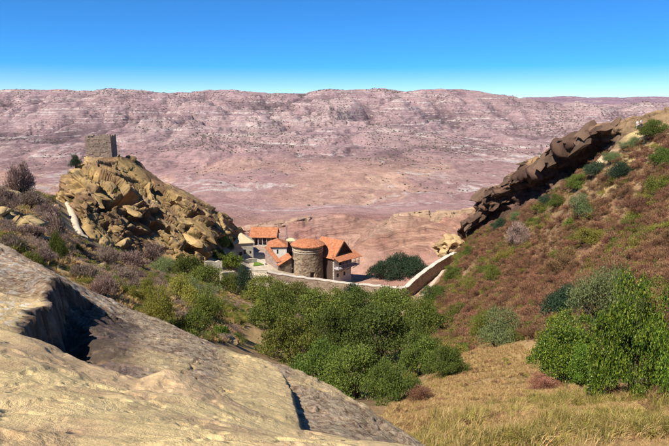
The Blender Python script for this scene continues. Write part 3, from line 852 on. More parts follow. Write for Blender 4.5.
ch_ = smooth(600, 630, px2)[None, :, None]
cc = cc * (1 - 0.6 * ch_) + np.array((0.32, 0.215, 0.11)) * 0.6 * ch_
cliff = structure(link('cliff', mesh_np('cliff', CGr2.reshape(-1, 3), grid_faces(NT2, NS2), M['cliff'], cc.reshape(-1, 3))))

# the hollowed rock where the enclosure wall ends
def lump(seed, r, sq=(1, 1, 1), amp=0.35, sub=4, size=0.6, holes=()):
    bm = bmesh.new(); bmesh.ops.create_icosphere(bm, subdivisions=sub, radius=1.0)
    v = np.array([x.co[:] for x in bm.verts]); f = np.array([[q.index for q in g.verts] for g in bm.faces]); bm.free()
    cid, vec, f1, f2 = voronoi(v / size + seed * 7.3, seed)
    d = 1 + (cid - 0.5) * amp + (fbm3(v * 2.0 + seed, 3, seed) - 0.5) * amp - 0.25 * amp * (1 - smooth(0, .12, f2 - f1))
    for hx, hy, hz, hr, hd in holes:
        q = np.array((hx, hy, hz)); q = q / np.linalg.norm(q)
        d = d - hd * smooth(hr, hr * 0.7, np.sqrt(((v - q) ** 2).sum(1)))
    return v * d[:, None] * np.array(sq) * r, f, cid
ROCKY = bpy.data.materials['fractured ochre rock']
v, f, cid = lump(51, 1.0, (4.6, 3.5, 3.4), 0.35, 6, 0.7, holes=((-0.55, -0.8, 0.2, 0.42, 0.45), (0.25, -0.95, 0.25, 0.32, 0.4), (-0.9, -0.3, -0.3, 0.5, 0.4)))
cave = link('rock_knoll', mesh_np('rock_knoll', v, f, M['crag'], np.array((0.44, 0.30, 0.15))[None] * (0.7 + 0.5 * cid[:, None])))
p = P(449, 247, 157); cave.location = p
structure(cave)

# weathered rock ledges along the crests behind the monastery
def ledge(pts, hpx, seed, col, dY=3.0):
    xs = np.linspace(pts[0][0], pts[-1][0], 260)
    tp = by_bearing(pts, xs)
    wob = (fbm2(xs / 9.0, xs * 0 + seed, 3, seed) - 0.3) * 1.4
    tp[:, 2] += wob * 0.8
    tpr = np.linspace(0, 1, 260)
    hm = hpx * tp[:, 1:2] / FPX * (0.1 + 0.9 * smooth(0, 0.12, tpr) * smooth(1, 0.8, tpr))[:, None]
    dY = dY * (smooth(0, 0.12, tpr) * smooth(1, 0.8, tpr))[:, None]
    bs = tp + np.concatenate([hm * 0, -hm * 0 - dY, -hm], 1); ft = bs + np.array([0, -1.0, -3.0]); bk = tp + np.array([0, 4, -0.4]); b2 = tp + np.array([0, 10, -6])
    b2[:, 2] = np.minimum(b2[:, 2], H(b2[:, 0], b2[:, 1]) - 1.5); bk[:, 2] = np.minimum(bk[:, 2], H(bk[:, 0], bk[:, 1]) + 0.3)
    tp[:, 2] = np.minimum(tp[:, 2], H(tp[:, 0], tp[:, 1]) + 2.2)
    gsh = loft([ft, bs, tp + np.array([0, -0.5, 0]), bk, b2], [0, 0.15, 0.6, 0.8, 1], 260, 60)
    nn = normals_of(gsh)
    if nn[20, :, 1].mean() > 0: nn = -nn
    dd, ci, ee = fracture(gsh, 2.6, 0.9, seed, (2.4, 1.2, 0.4), None, 1.0, 0.2)
    gsh = gsh + nn * dd[..., None]
    cc = np.array(col)[None, None] * (0.85 + 0.3 * ci[..., None])
    return structure(link('rock_ledge', mesh_np('rock_ledge', gsh.reshape(-1, 3), grid_faces(60, 260), M['crag'], cc.reshape(-1, 3))))
ledge([(385, 224, 201), (396, 217.5, 206), (408, 213.5, 209), (432, 211, 210), (455, 209, 210), (484, 207, 208)], 6, 801, (0.34, 0.23, 0.15))
ledge([(240, 228, 214), (270, 222, 215), (290, 219.5, 219), (310, 217.5, 222)], 1.6, 811, (0.33, 0.21, 0.15))

ledge([(-30, 196, 58), (-10, 201, 58), (10, 209, 58), (24, 218, 58), (36, 229, 57)], 12, 831, (0.44, 0.31, 0.14), 2.5)

# ================================================================== THE MONASTERY
def gz(x, y): return float(H(np.array([x]), np.array([y]))[0])
def panel(mb, L, Ht, th, openings=(), base=-2.0):
    """wall in the local x-z plane, outer face at y=0, thickness inwards (+y), with rectangular openings (x0,x1,z0,z1)"""
    xs = sorted({0.0, L, *[o[0] for o in openings], *[o[1] for o in openings]})
    zs = sorted({base, Ht, *[o[2] for o in openings], *[o[3] for o in openings]})
    for i in range(len(xs) - 1):
        for j in range(len(zs) - 1):
            cx, cz = (xs[i] + xs[i + 1]) / 2, (zs[j] + zs[j + 1]) / 2
            if any(o[0] < cx < o[1] and o[2] < cz < o[3] for o in openings): continue
            mb.box(xs[i], xs[i + 1], 0, th, zs[j], zs[j + 1])
    return mb
def wall_part(root, name, mat, a, b, Ht, th=0.5, openings=(), base=-2.0, fit='window', gable=0.0):
    """a wall from plan point a to b (outer side on the right hand of a->b) with its windows or doors as parts"""
    a = Vector((*a, 0)); b = Vector((*b, 0)); d = b - a
    L = d.length
    ang = math.atan2(d.y, d.x)
    mb = MB(); panel(mb, L, Ht, th, openings, base)
    if gable > 0:
        mb.poly([(0, 0, Ht), (L, 0, Ht), (L / 2, 0, Ht + gable), (0, th, Ht), (L, th, Ht), (L / 2, th, Ht + gable)], [(0, 1, 2), (5, 4, 3), (0, 3, 4, 1), (1, 4, 5, 2), (2, 5, 3, 0)])
    w = mb.build(name, mat, root)
    w.location = a; w.rotation_euler = (0, 0, ang)
    for o in openings:
        kind = o[4] if len(o) > 4 else fit
        fr = MB(); t = 0.07
        x0, x1, z0, z1 = o[:4]
        fr.box(x0, x0 + t, 0.14, 0.26, z0, z1); fr.box(x1 - t, x1, 0.14, 0.26, z0, z1)
        fr.box(x0 + t, x1 - t, 0.14, 0.26, z1 - t, z1)
        if kind == 'window':
            fr.box(x0 + t, x1 - t, 0.14, 0.26, z0, z0 + t)
            fr.box((x0 + x1) / 2 - 0.03, (x0 + x1) / 2 + 0.03, 0.16, 0.24, z0 + t, z1 - t)
        f = fr.build(kind, M['wood'], root); f.location = a; f.rotation_euler = (0, 0, ang)
        pn = MB().box(x0 + t, x1 - t, 0.20, 0.23, z0 + (t if kind == 'window' else 0), z1 - t).build('pane' if kind == 'window' else 'door_leaf', M['glass'] if kind == 'window' else M['wood'], f)
    return w
def ceiling_slab(root, mat, poly, z, name='floor_slab'):
    return MB().slab([(x, y, z) for x, y in poly], 0.2).build(name, mat, root)

# --- round tower
c = P(308, 277, 150.0)
zb = gz(c.x, c.y)
zt = P(308, 247.5, 146.0).z; za = P(307, 238.5, 150).z
rt = thing('round_tower', 'round rubble stone tower with low orange tiled roof at the courtyard wall', 'tower', (c.x, c.y, zb))
NSEG, NZ = 64, 24
hz = zt - zb
R0, R1 = 4.25, 3.95
vs = []; fs = []
for j in range(NZ + 1):
    z = -2.5 + (hz + 2.5) * j / NZ
    t = max(0, z) / hz
    r = R0 + (R1 - R0) * t + (0.12 if t > 0.80 else 0)
    for i in range(NSEG):
        an = 2 * math.pi * i / NSEG
        rr = r + random.uniform(-0.05, 0.05)
        vs.append((rr * math.cos(an), rr * math.sin(an), z))
door_i = [i for i in range(NSEG) if abs(((2 * math.pi * (i + .5) / NSEG) - math.radians(290) + math.pi) % (2 * math.pi) - math.pi) < math.radians(8)]
for j in range(NZ):
    zm = -2.5 + (hz + 2.5) * (j + .5) / NZ
    for i in range(NSEG):
        if i in door_i and 0.2 < zm < 2.3: continue
        fs.append((j * NSEG + i, j * NSEG + (i + 1) % NSEG, (j + 1) * NSEG + (i + 1) % NSEG, (j + 1) * NSEG + i))
o = link('wall', mesh_np('tower_wall', vs, fs, M['tower'], smooth_shade=False), None, rt)
sm = o.modifiers.new('thickness', 'SOLIDIFY'); sm.thickness = 0.6; sm.offset = -1
an = math.radians(290)
dl = MB().box(-0.75, 0.75, -0.05, 0.05, 0, 2.6).build('door', M['wood'], rt); dl.location = (3.6 * math.cos(an), 3.6 * math.sin(an), 0); dl.rotation_euler = (0, 0, an + math.pi / 2)
for k, zz in enumerate((0.80, 0.87, 0.94)):
    mb = MB()
    for i in range(32):
        a0 = 2 * math.pi * i / 32; a1 = a0 + 2 * math.pi / 32 * 0.97
        r0, r1 = 4.02, 4.17
        z0 = hz * zz; z1 = z0 + 0.22
        q = [(r * math.cos(t), r * math.sin(t), z) for z in (z0, z1) for r, t in ((r0, a0), (r1, a0), (r1, a1), (r0, a1))]
        mb.poly(q, [(3, 2, 1, 0), (4, 5, 6, 7), (0, 1, 5, 4), (1, 2, 6, 5), (2, 3, 7, 6), (3, 0, 4, 7)])
    mb.build('string_course', M['pale_stone'], rt)
vs = []; fs = []
prof = [(4.25, hz - 0.02), (4.62, hz - 0.12), (4.62, hz + 0.06), (3.2, hz + 0.85), (1.6, hz + (za - zt) * 0.8), (0.35, za - zb), (0.02, za - zb + 0.03)]
for r, z in prof:
    for i in range(NSEG):
        an = 2 * math.pi * i / NSEG
        rr = r * (1 + random.uniform(-.008, .008)); vs.append((rr * math.cos(an), rr * math.sin(an), z + random.uniform(-.03, .03)))
for j in range(len(prof) - 1):
    for i in range(NSEG): fs.append((j * NSEG + i, j * NSEG + (i + 1) % NSEG, (j + 1) * NSEG + (i + 1) % NSEG, (j + 1) * NSEG + i))
link('roof', mesh_np('tower_roof', vs, fs, M['tile'], smooth_shade=False), None, rt)

# --- gabled house with the covered balcony, right of the tower
A = P(334.0, 277, 147.5)                          # left corner of its gable end
d = Vector((0.70, 0.71, 0)); nrm = Vector((0.71, -0.70, 0))
ang = math.atan2(d.y, d.x)
zb = gz(A.x, A.y)
gh = thing('gabled_house', 'house with steep orange gable roof and covered timber balcony beside the tower', 'house', (A.x, A.y, zb), ang)
Wd, Ln = 6.6, 7.5
ev = P(334.0, 257, 147.5).z - zb
rdg = P(343.5, 241.5, 149.5).z - zb
wall_part(gh, 'wall', M['plaster'], (0, 0), (Wd, 0), ev, 0.5, [(1.0, 1.9, 0.6, 1.7), (3.6, 4.4, 0.6, 1.7), (2.0, 3.0, ev - 2.9, ev - 0.7, 'door'), (4.4, 5.4, ev - 2.2, ev - 0.9)])
wall_part(gh, 'wall', M['plaster'], (Wd, 0.02), (Wd, Ln), ev)
wall_part(gh, 'wall', M['plaster'], (Wd - .02, Ln), (0, Ln), ev)
wall_part(gh, 'wall', M['wood'], (0, Ln), (0, 0.02), ev, 0.5)
gb = MB(); gb.poly([(0.05, 0.12, ev), (Wd - 0.05, 0.12, ev), (Wd / 2, 0.12, rdg - 0.2), (0.05, 0.4, ev), (Wd - 0.05, 0.4, ev), (Wd / 2, 0.4, rdg - 0.2)], [(0, 1, 2), (5, 4, 3), (0, 3, 4, 1), (1, 4, 5, 2), (2, 5, 3, 0)])
gb.build('gable_shade', M['wood'], gh)  # dark infill stands in for the shade of the open attic
e = 0.55
for s in (0, 1):
    xe, xr = (-e, Wd / 2) if s == 0 else (Wd + e, Wd / 2)
    ze = ev - e * (rdg - ev) / (Wd / 2)
    q = [(xe, -e, ze), (xr, -e, rdg), (xr, Ln + e, rdg), (xe, Ln + e, ze)]
    if s == 0: q = q[::-1]
    MB().slab(q if s == 1 else [q[0], q[1], q[2], q[3]], 0.18).build('roof', M['tile'], gh)
for s in (0, 1):                                 # dark barge boards on the gable verge
    x0 = -e if s == 0 else Wd + e
    MB().bar((x0, -e - 0.03, ev - e * (rdg - ev) / (Wd / 2) - 0.16), (Wd / 2, -e - 0.03, rdg - 0.16), 0.13, seg=4).build('barge_board', M['wood'], gh)
# balcony: floor, posts, rail, lean-to roof on the gable side
bz = ev - 3.0
MB().box(-0.3, Wd + 1.2, -2.1, 0.0, bz - 0.2, bz).build('balcony_floor', M['lightwood'], gh)
for k in range(6):
    x = -0.2 + k * (Wd + 1.3) / 5
    MB().box(x - 0.07, x + 0.07, -2.05, -1.91, bz, ev - 0.55).build('post', M['wood'], gh)
MB().box(-0.3, Wd + 1.2, -2.08, -1.98, bz + 0.95, bz + 1.05).build('rail', M['lightwood'], gh)
for k in range(30):
    x = -0.25 + k * (Wd + 1.4) / 29
    MB().box(x - 0.03, x + 0.03, -2.05, -2.01, bz, bz + 0.95).build('baluster', M['lightwood'], gh)
for k in range(4):
    x = 0.3 + k * (Wd + 0.4) / 3
    MB().bar((x, -0.02, bz - 1.5), (x, -1.9, bz - 0.22), 0.08, seg=5).build('bracket', M['wood'], gh)
MB().slab([(-0.7, -2.7, ev - 0.75), (Wd + 1.6, -2.7, ev - 0.75), (Wd + 1.6, 0.35, ev + 0.55), (-0.7, 0.35, ev + 0.55)], 0.15).build('balcony_roof', M['tile'], gh)

# --- white church with a hipped roof
A = P(268.5, 262.5, 150.0)
zb = gz(A.x, A.y)
ch = thing('white_church', 'small white plastered church with hipped orange roof left of the tower', 'church', (A.x, A.y, zb), math.radians(4))
W, D = 4.9, 5.5
hh_ = P(268.5, 246.5, 150.0).z - zb
wall_part(ch, 'wall', M['plaster'], (0, 0), (W, 0), hh_, 0.5, [(2.3, 2.75, hh_ - 2.1, hh_ - 0.9), (0.9, 1.3, hh_ - 2.0, hh_ - 1.0)])
wall_part(ch, 'wall', M['plaster'], (W, .02), (W, D), hh_, 0.5, [(1.2, 2.2, 0.1, 2.2, 'door')])
wall_part(ch, 'wall', M['plaster'], (W - .02, D), (0, D), hh_)
wall_part(ch, 'wall', M['plaster'], (0, D), (0, 0.02), hh_)
def hip(root, W, D, z, rise, e, mat, r0=0.3, name='roof'):
    a = [(-e, -e, z), (W + e, -e, z), (W + e, D + e, z), (-e, D + e, z)]
    lo = [(x, y, z - 0.16) for x, y, z in a]
    if W >= D: rg = [(D / 2 * r0 * 2, D / 2, z + rise), (W - D / 2 * r0 * 2, D / 2, z + rise)]
    else: rg = [(W / 2, W / 2 * r0 * 2, z + rise), (W / 2, D - W / 2 * r0 * 2, z + rise)]
    vs = a + lo + rg
    if W >= D: fs = [(0, 1, 9, 8), (1, 2, 9), (2, 3, 8, 9), (3, 0, 8)]
    else: fs = [(0, 1, 8), (1, 2, 9, 8), (2, 3, 9), (3, 0, 8, 9)]
    fs += [(4, 5, 1, 0), (5, 6, 2, 1), (6, 7, 3, 2), (7, 4, 0, 3), (7, 6, 5, 4)]
    return MB().poly(vs, fs).build(name, mat, root)
hip(ch, W, D, hh_, 1.5, 0.4, M['tile'], 0.45)

# --- tiled ramp roof of the stair against the church
A = P(264.5, 247, 149); B = P(276.5, 262, 146)
st = thing('stair_roof', 'narrow tiled roof sloping down along the left side of the white church', 'roof', (B.x, B.y, gz(B.x, B.y) - 0.3))
q = [A - st.location, B - st.location]
side = Vector((1.25, 0.5, 0.0))
MB().slab([q[1], q[1] + side, q[0] + side, q[0]], 0.2).build('tile_slope', M['tile'], st)
mb = MB()
a0, b0 = q[0] + side * 0.12 - Vector((0, 0, .23)), q[1] + side * 0.12 - Vector((0, 0, .23))
a1, b1 = q[0] + side * 0.88 - Vector((0, 0, .23)), q[1] + side * 0.88 - Vector((0, 0, .23))
lo = lambda v: Vector((v.x, v.y, -1.5))
mb.poly([a0, b0, b1, a1, lo(a0), lo(b0), lo(b1), lo(a1)], [(0, 1, 2, 3), (7, 6, 5, 4), (0, 4, 5, 1), (1, 5, 6, 2), (2, 6, 7, 3), (3, 7, 4, 0)])
mb.build('side_wall', M['pinkstone'], st)

# --- low lean-to between church and tower
A = P(278, 268, 145.5); B = P(291.5, 260.5, 147.5)
zb = gz(A.x, A.y)
ln = thing('lean_to', 'low lean-to with slanting orange tile roof between church and tower', 'shed', (A.x, A.y, zb))
a, b = A - ln.location, B - ln.location
top = 2.0
dv = Vector((b.x, b.y, 0)).normalized(); pv = Vector((-dv.y, dv.x, 0))
za0, za1 = P(279, 265.5, 145.5).z - zb, P(292, 257, 147.5).z - zb
c0 = Vector((a.x, a.y, za0)); c1 = Vector((b.x, b.y, za1))
MB().slab([c0 - pv * .3, c1 - pv * .3, c1 + pv * 2.2 + Vector((0, 0, .7)), c0 + pv * 2.2 + Vector((0, 0, .7))], 0.18).build('roof', M['tile'], ln)
mb = MB(); u0, u1 = c0 - Vector((0, 0, .3)), c1 - Vector((0, 0, .3)); w0, w1 = u0 + pv * 2, u1 + pv * 2
g = lambda v: Vector((v.x, v.y, -2.0))
mb.poly([u0, u1, w1, w0, g(u0), g(u1), g(w1), g(w0)], [(0, 1, 2, 3), (7, 6, 5, 4), (0, 4, 5, 1), (1, 5, 6, 2), (2, 6, 7, 3), (3, 7, 4, 0)])
mb.build('wall', M['tower'], ln)

# --- long house with the pillared porch at the back
A = P(251.5, 246.5, 166)
zb = gz(A.x, A.y)
lh = thing('porch_house', 'long house with orange roof over a dark pillared porch, rearmost of the buildings', 'house', (A.x, A.y, zb), math.radians(-2))
L, D = 7.4, 6.0
he = P(251.5, 236, 166).z - zb
hr = P(264, 227, 169).z - zb
wall_part(lh, 'back_wall', M['pinkstone'], (L, D), (0, D), he)
wall_part(lh, 'porch_wall', M['pinkstone'], (0, 1.9), (L, 1.9), he, 0.5, [(1.0, 2.0, 0.1, 2.2, 'door'), (3.2, 4.1, 0.9, 2.1), (5.4, 6.3, 0.9, 2.1)])
wall_part(lh, 'wall', M['pinkstone'], (0, D), (0, 0.0), he)
wall_part(lh, 'gable_wall', M['pinkstone'], (L, 0.0), (L, D), he, 0.5, [(3.0, 3.9, he - 1.9, he - 0.8)], gable=hr - he - 0.25)
for k in range(5):
    x = 0.75 + k * (L - 1.0) / 5
    MB().bar((x, 0.15, -1.0), (x, 0.15, he), 0.13, seg=8).build('pillar', M['lightwood'], lh)
MB().box(0, L, 0.05, 0.25, he - 0.28, he - 0.02).build('porch_beam', M['wood'], lh)
MB().box(0.5, L - 0.02, 0.0, 1.9, -1.2, -0.1).build('porch_floor', M['pale_stone'], lh)
e = 0.5
sl = (hr - he) / (D / 2)
MB().slab([(-e, -e, he - e * sl), (L + .25, -e, he - e * sl), (L + .25, D / 2, hr), (-e, D / 2, hr)], 0.18).build('roof', M['tile'], lh)
MB().slab([(-e, D / 2, hr), (L + .25, D / 2, hr), (L + .25, D + e, he - e * sl), (-e, D + e, he - e * sl)], 0.18).build('roof', M['tile'], lh)

# --- slender bell post and a stub of wall with a small opening behind the church
A = P(286.8, 245, 160)
bp = thing('bell_post', 'slender pinkish stone pillar rising behind the white church', 'pillar', (A.x, A.y, gz(A.x, A.y)))
hp = P(286.8, 224, 160).z - bp.location.z
MB().box(-0.3, 0.3, -0.3, 0.3, -1, hp * 0.6, 0.03).build('shaft', M['pinkstone'], bp)
MB().box(-0.2, 0.2, -0.2, 0.2, hp * 0.6, hp * 0.93, 0.02).build('upper_shaft', M['pinkstone'], bp)
MB().poly([(-.25, -.25, hp * .93), (.25, -.25, hp * .93), (.25, .25, hp * .93), (-.25, .25, hp * .93), (0, 0, hp + .1)], [(0, 1, 4), (1, 2, 4), (2, 3, 4), (3, 0, 4), (3, 2, 1, 0)]).build('cap', M['pinkstone'], bp)
A = P(286.5, 258, 156)
gt = thing('gate_stub', 'small pinkish stone gatehouse with dark arch between church and tower', 'gatehouse', (A.x, A.y, gz(A.x, A.y)))
hg = P(287, 241, 156).z - gt.location.z
wall_part(gt, 'wall', M['pinkstone'], (0, 0), (2.6, 0), hg, 0.6, [(0.5, 1.7, 0.2, 2.6, 'door'), (0.9, 1.4, hg - 1.6, hg - 0.6)])
wall_part(gt, 'wall', M['pinkstone'], (2.6, 0.02), (2.6, 2.2), hg, 0.6)
wall_part(gt, 'wall', M['pinkstone'], (0, 2.2), (0, 0.02), hg, 0.6)
hip(gt, 2.6, 2.2, hg, 0.7, 0.12, M['stone_roof'], 0.45)

# --- pale stone house at the left
A = P(233.5, 257.5, 148); B = P(253.5, 256.5, 149.5)
zb = gz((A.x + B.x) / 2, (A.y + B.y) / 2)
d = B - A; ang = math.atan2(d.y, d.x)
ph = thing('stone_house', 'pale ashlar house with tan hipped roof at the foot of the crag', 'house', (A.x, A.y, zb), ang)
W = math.hypot(d.x, d.y); D = 5.5
hw = P(233.5, 243.5, 148).z - zb
wall_part(ph, 'wall', M['pale_stone'], (0, 0), (W, 0), hw, 0.5, [(1.5, 2.3, 0.5, 2.2, 'door'), (2.7, 3.4, 1.5, 2.8), (4.3, 4.8, 1.5, 2.3)])
wall_part(ph, 'wall', M['pale_stone'], (W, .02), (W, D), hw, 0.5, [(1.5, 2.3, 1.2, 2.2)])
wall_part(ph, 'wall', M['pale_stone'], (W - .02, D), (0, D), hw)
wall_part(ph, 'wall', M['pale_stone'], (0, D), (0, .02), hw)
hip(ph, W, D, hw, P(241, 233.5, 151).z - zb - hw, 0.35, M['stone_roof'], 0.42)

# --- terraces: lawn, low walls and steps in front of the house
def patch(name, pts, mat, lift, label=None, cat=None, sub=8):
    q = [ground_at(a, b) for a, b in pts]
    bm = bmesh.new()
    vs = [bm.verts.new((v.x, v.y, v.z + lift)) for v in q]
    bm.faces.new(vs)
    bmesh.ops.subdivide_edges(bm, edges=bm.edges[:], cuts=sub, use_grid_fill=True)
    bmesh.ops.triangulate(bm, faces=bm.faces[:])
    for v in bm.verts: v.co.z = gz(v.co.x, v.co.y) + lift
    me = bpy.data.meshes.new(name); bm.to_mesh(me); bm.free(); me.materials.append(mat)
    return link(name, me)
structure(patch('lawn', [(253, 266.5), (264, 265.5), (263, 261), (255, 260.5)], M['lawn'], 0.12))
def ribbon_wall(name, label, pts, height, th, mat, cap, cat='wall', base=1.2, capname='coping', jit=0.03, step=0.8, cth=0.16, over=0.12):
    """free-standing wall whose top follows surveyed points"""
    q = [P(*p) for p in pts]
    dd = [0.0]
    for a, b in zip(q[:-1], q[1:]): dd.append(dd[-1] + (b - a).length)
    n = max(2, int(dd[-1] / step))
    tt = np.linspace(0, dd[-1], n + 1)
    ctr = np.stack([np.interp(tt, dd, [v[k] for v in q]) for k in range(3)], 1)
    tg = np.gradient(ctr, axis=0); tg[:, 2] = 0; tg /= np.sqrt((tg ** 2).sum(1, keepdims=True))
    pr = np.stack([-tg[:, 1], tg[:, 0], 0 * tg[:, 0]], 1)
    root = thing(name, label, cat, q[0])
    org = np.array(q[0])
    def sweep(nm, mat, lo, hi, hw):
        rows = []
        for k in range(n + 1):
            c = ctr[k] + np.array([0, 0, np.random.default_rng(k).uniform(-jit, jit)])
            l = min(gz(c[0], c[1]) - base, c[2] - height) if lo is None else c[2] + lo
            ring = [c + pr[k] * -hw, c + pr[k] * -hw, c + pr[k] * hw, c + pr[k] * hw]
            ring[0] = ring[0].copy(); ring[0][2] = l; ring[1] = ring[1].copy(); ring[1][2] = c[2] + hi
            ring[2] = ring[2].copy(); ring[2][2] = c[2] + hi; ring[3] = ring[3].copy(); ring[3][2] = l
            rows += [r - org for r in ring]
        fs = []
        for k in range(n):
            for m_ in range(4): fs.append((k * 4 + m_, k * 4 + (m_ + 1) % 4, (k + 1) * 4 + (m_ + 1) % 4, (k + 1) * 4 + m_))
        fs += [(0, 1, 2, 3), (n * 4 + 3, n * 4 + 2, n * 4 + 1, n * 4)]
        link(nm, mesh_np(nm, rows, fs, mat, smooth_shade=False), None, root)
    sweep('masonry', mat, None, -cth, th / 2)
    if cap is not None: sweep(capname, cap, -cth + 0.003, 0.0, th / 2 + over)
    return root
ribbon_wall('enclosure_wall', 'long stone enclosure wall with white coping below the tower, climbing to the cliff',
            [(268, 271.5, 137), (294, 276.0, 138), (322, 279.5, 137.5), (349, 283.0, 136), (380, 285.5, 133.5), (403, 287.5, 131.5), (407, 286.0, 132.5), (414, 279, 135.5), (424, 271, 140), (436, 262.5, 145.5), (447, 256, 150), (457.5, 251, 154)], 2.6, 0.95, M['wallstone'], M['coping'], jit=0.10, step=0.9)
ribbon_wall('garden_wall', 'low tan stone wall below the lawn, left of the enclosure wall', [(237, 271.5, 139), (252, 269, 140), (267, 269.5, 140.5)], 1.3, 0.6, M['pale_stone'], M['coping'], step=0.7, over=0.05)
ribbon_wall('ruined_wall', 'short broken pale stone wall among the bushes below the crag', [(205, 261, 127), (213, 259.5, 128), (222, 262, 128.5)], 1.6, 0.8, M['pale_stone'], None, jit=0.35, step=0.7)
ribbon_wall('retaining_wall', 'broken pale stone retaining wall behind the dark green tree', [(221, 272, 122), (231, 270, 124), (237, 273, 125)], 2.2, 0.9, M['pale_stone'], None, jit=0.3, step=0.8)
ribbon_wall('terrace_parapet', 'pale stone parapet in front of the pale ashlar house', [(243, 259.5, 146), (252, 257.5, 148), (258, 258.5, 149), (266, 262.5, 147)], 0.8, 0.5, M['coping'], None, jit=0.05)

# pale footpath with its kerb on the left slope, and the gravel strip below the climbing wall
def ribbon_path(name, pts, w0, w1, lift, mat):
    q = [ground_at(*p) for p in pts]
    dd = [0.0]
    for a, b in zip(q[:-1], q[1:]): dd.append(dd[-1] + (b - a).length)
    n = int(dd[-1] / 0.7)
    t = np.linspace(0, dd[-1], n + 1)
    c = np.stack([np.interp(t, dd, [v[k] for v in q]) for k in range(2)], 1)
    tg = np.gradient(c, axis=0); tg /= np.sqrt((tg ** 2).sum(1, keepdims=True)); pr = np.stack([-tg[:, 1], tg[:, 0]], 1)
    w = np.linspace(w0, w1, n + 1)[:, None] * (0.85 + 0.3 * np.random.default_rng(3).random((n + 1, 1)))
    rows = []; 
    cz = H(c[:, 0], c[:, 1])
    for f in (-0.5, -0.25, 0, 0.25, 0.5):
        xy = c + pr * w * f
        z = cz + lift if abs(f) < 0.4 else np.minimum(cz + lift - 0.25, H(xy[:, 0], xy[:, 1]) + lift)
        rows.append(np.concatenate([xy, z[:, None]], 1))
    V = np.stack(rows, 1).reshape(-1, 3)
    return structure(link(name, mesh_np(name, V, grid_faces(n + 1, 5), mat)))
ribbon_path('path', [(64.5, 201), (69, 208), (74, 220), (77, 230), (81, 236), (88, 240)], 1.1, 1.5, 0.7, M['path'])
ribbon_path('path', [(421, 297), (428, 290), (437, 279), (446, 268), (453, 260)], 1.6, 1.2, 0.3, M['path'])

# --- square watchtower on the crag
A = P(86.5, 159.5, 139.0)
wt = thing('watchtower', 'square ruined stone watchtower on top of the rocky crag', 'watchtower', (A.x, A.y, A.z), math.radians(8))
Wt = 5.9; ht = P(87, 136.0, 139).z - A.z
def ragged(name, a, b, seed, ht):
    rn = random.Random(seed)
    a = Vector((*a, 0)); b = Vector((*b, 0)); L = (b - a).length
    mb = MB(); z = -3.5; row = 0
    while z < ht:
        hz_c = rn.uniform(0.30, 0.42); x = -rn.uniform(0, 0.4) if row % 2 else 0.0
        while x < L:
            wd = rn.uniform(0.45, 0.85); dp = rn.uniform(-0.06, 0.05)
            if z < ht - 1.0 or rn.random() < 0.86 - 0.5 * max(0, (z - ht + 0.5)):
                mb.box(max(0, x), min(L, x + wd - 0.02), dp, 0.8, z, z + hz_c - 0.015)
            x += wd
        z += hz_c; row += 1
    mb.box(0.05, L - 0.05, 0.12, 0.7, -3.5, ht - 0.9)
    o = mb.build(name, M['watch'], wt); o.location = a; o.rotation_euler = (0, 0, math.atan2((b - a).y, (b - a).x))
ragged('front_wall', (0, 0), (Wt, 0), 1, ht)
ragged('side_wall', (Wt, 0.003), (Wt, Wt), 2, ht)
ragged('back_wall', (Wt - .003, Wt), (0, Wt), 3, ht - 0.5)
ragged('side_wall', (0, Wt - .003), (0, 0.003), 4, ht - 0.1)
MB().box(0.7, Wt - 0.7, 0.7, Wt - 0.7, -3.0, ht - 1.0).build('floor', M['watch'], wt)

# --- loose boulders: on the crag, along its foot and on the slopes
BOULD = []
for k in range(8):
    v, f, cid = lump(600 + k, 1.0, (1.25, 0.95, 0.75), 0.55, 2, 0.9)
    cl_ = np.array([(0.47, 0.34, 0.165), (0.42, 0.28, 0.14), (0.50, 0.38, 0.22), (0.36, 0.24, 0.14)][k % 4])[None] * (0.85 + 0.3 * cid[:, None])
    BOULD.append(mesh_np('boulder', v, f, M['crag'], cl_, smooth_shade=False))
DBOULD = []
for k in range(4):
    v, f, cid = lump(650 + k, 1.0, (1.4, 1.0, 0.7), 0.6, 3, 0.8)
    DBOULD.append(mesh_np('boulder', v, f, M['cliff'], np.array([(0.13, 0.078, 0.05), (0.10, 0.06, 0.042), (0.20, 0.125, 0.07), (0.14, 0.09, 0.06)][k])[None] * (0.8 + 0.4 * cid[:, None]), smooth_shade=False))
SLABS = {'cliff': [], 'crag': []}
for k in range(5):
    for key, cs_ in (('cliff', (0.115, 0.07, 0.045)), ('crag', (0.33, 0.215, 0.09))):
        v, f, cid = lump(700 + k, 1.0, (1.9, 1.1, 0.55), 0.75, 2, 0.75)
        SLABS[key].append(mesh_np('rock_slab', v, f, M[key], np.array(cs_)[None] * ((0.75, 1.0, 1.3, 0.9, 1.1)[k]) * (0.85 + 0.3 * cid[:, None]), smooth_shade=False))
rb = random.Random(5)
def boulder(p, r, parent=None, label=None, sink=0.25, group='loose boulders on the slopes'):
    o = link('boulder', rb.choice(BOULD))
    o.location = p - Vector((0, 0, r * sink)); s = r
    o.scale = (s * rb.uniform(.8, 1.2), s * rb.uniform(.8, 1.2), s * rb.uniform(.7, 1.1))
    o.rotation_euler = (rb.uniform(-.4, .4), rb.uniform(-.4, .4), rb.uniform(0, 6.28))
    if parent: o.parent = parent
    if label: o['label'] = label; o['category'] = 'boulder'; o['group'] = group
    return o
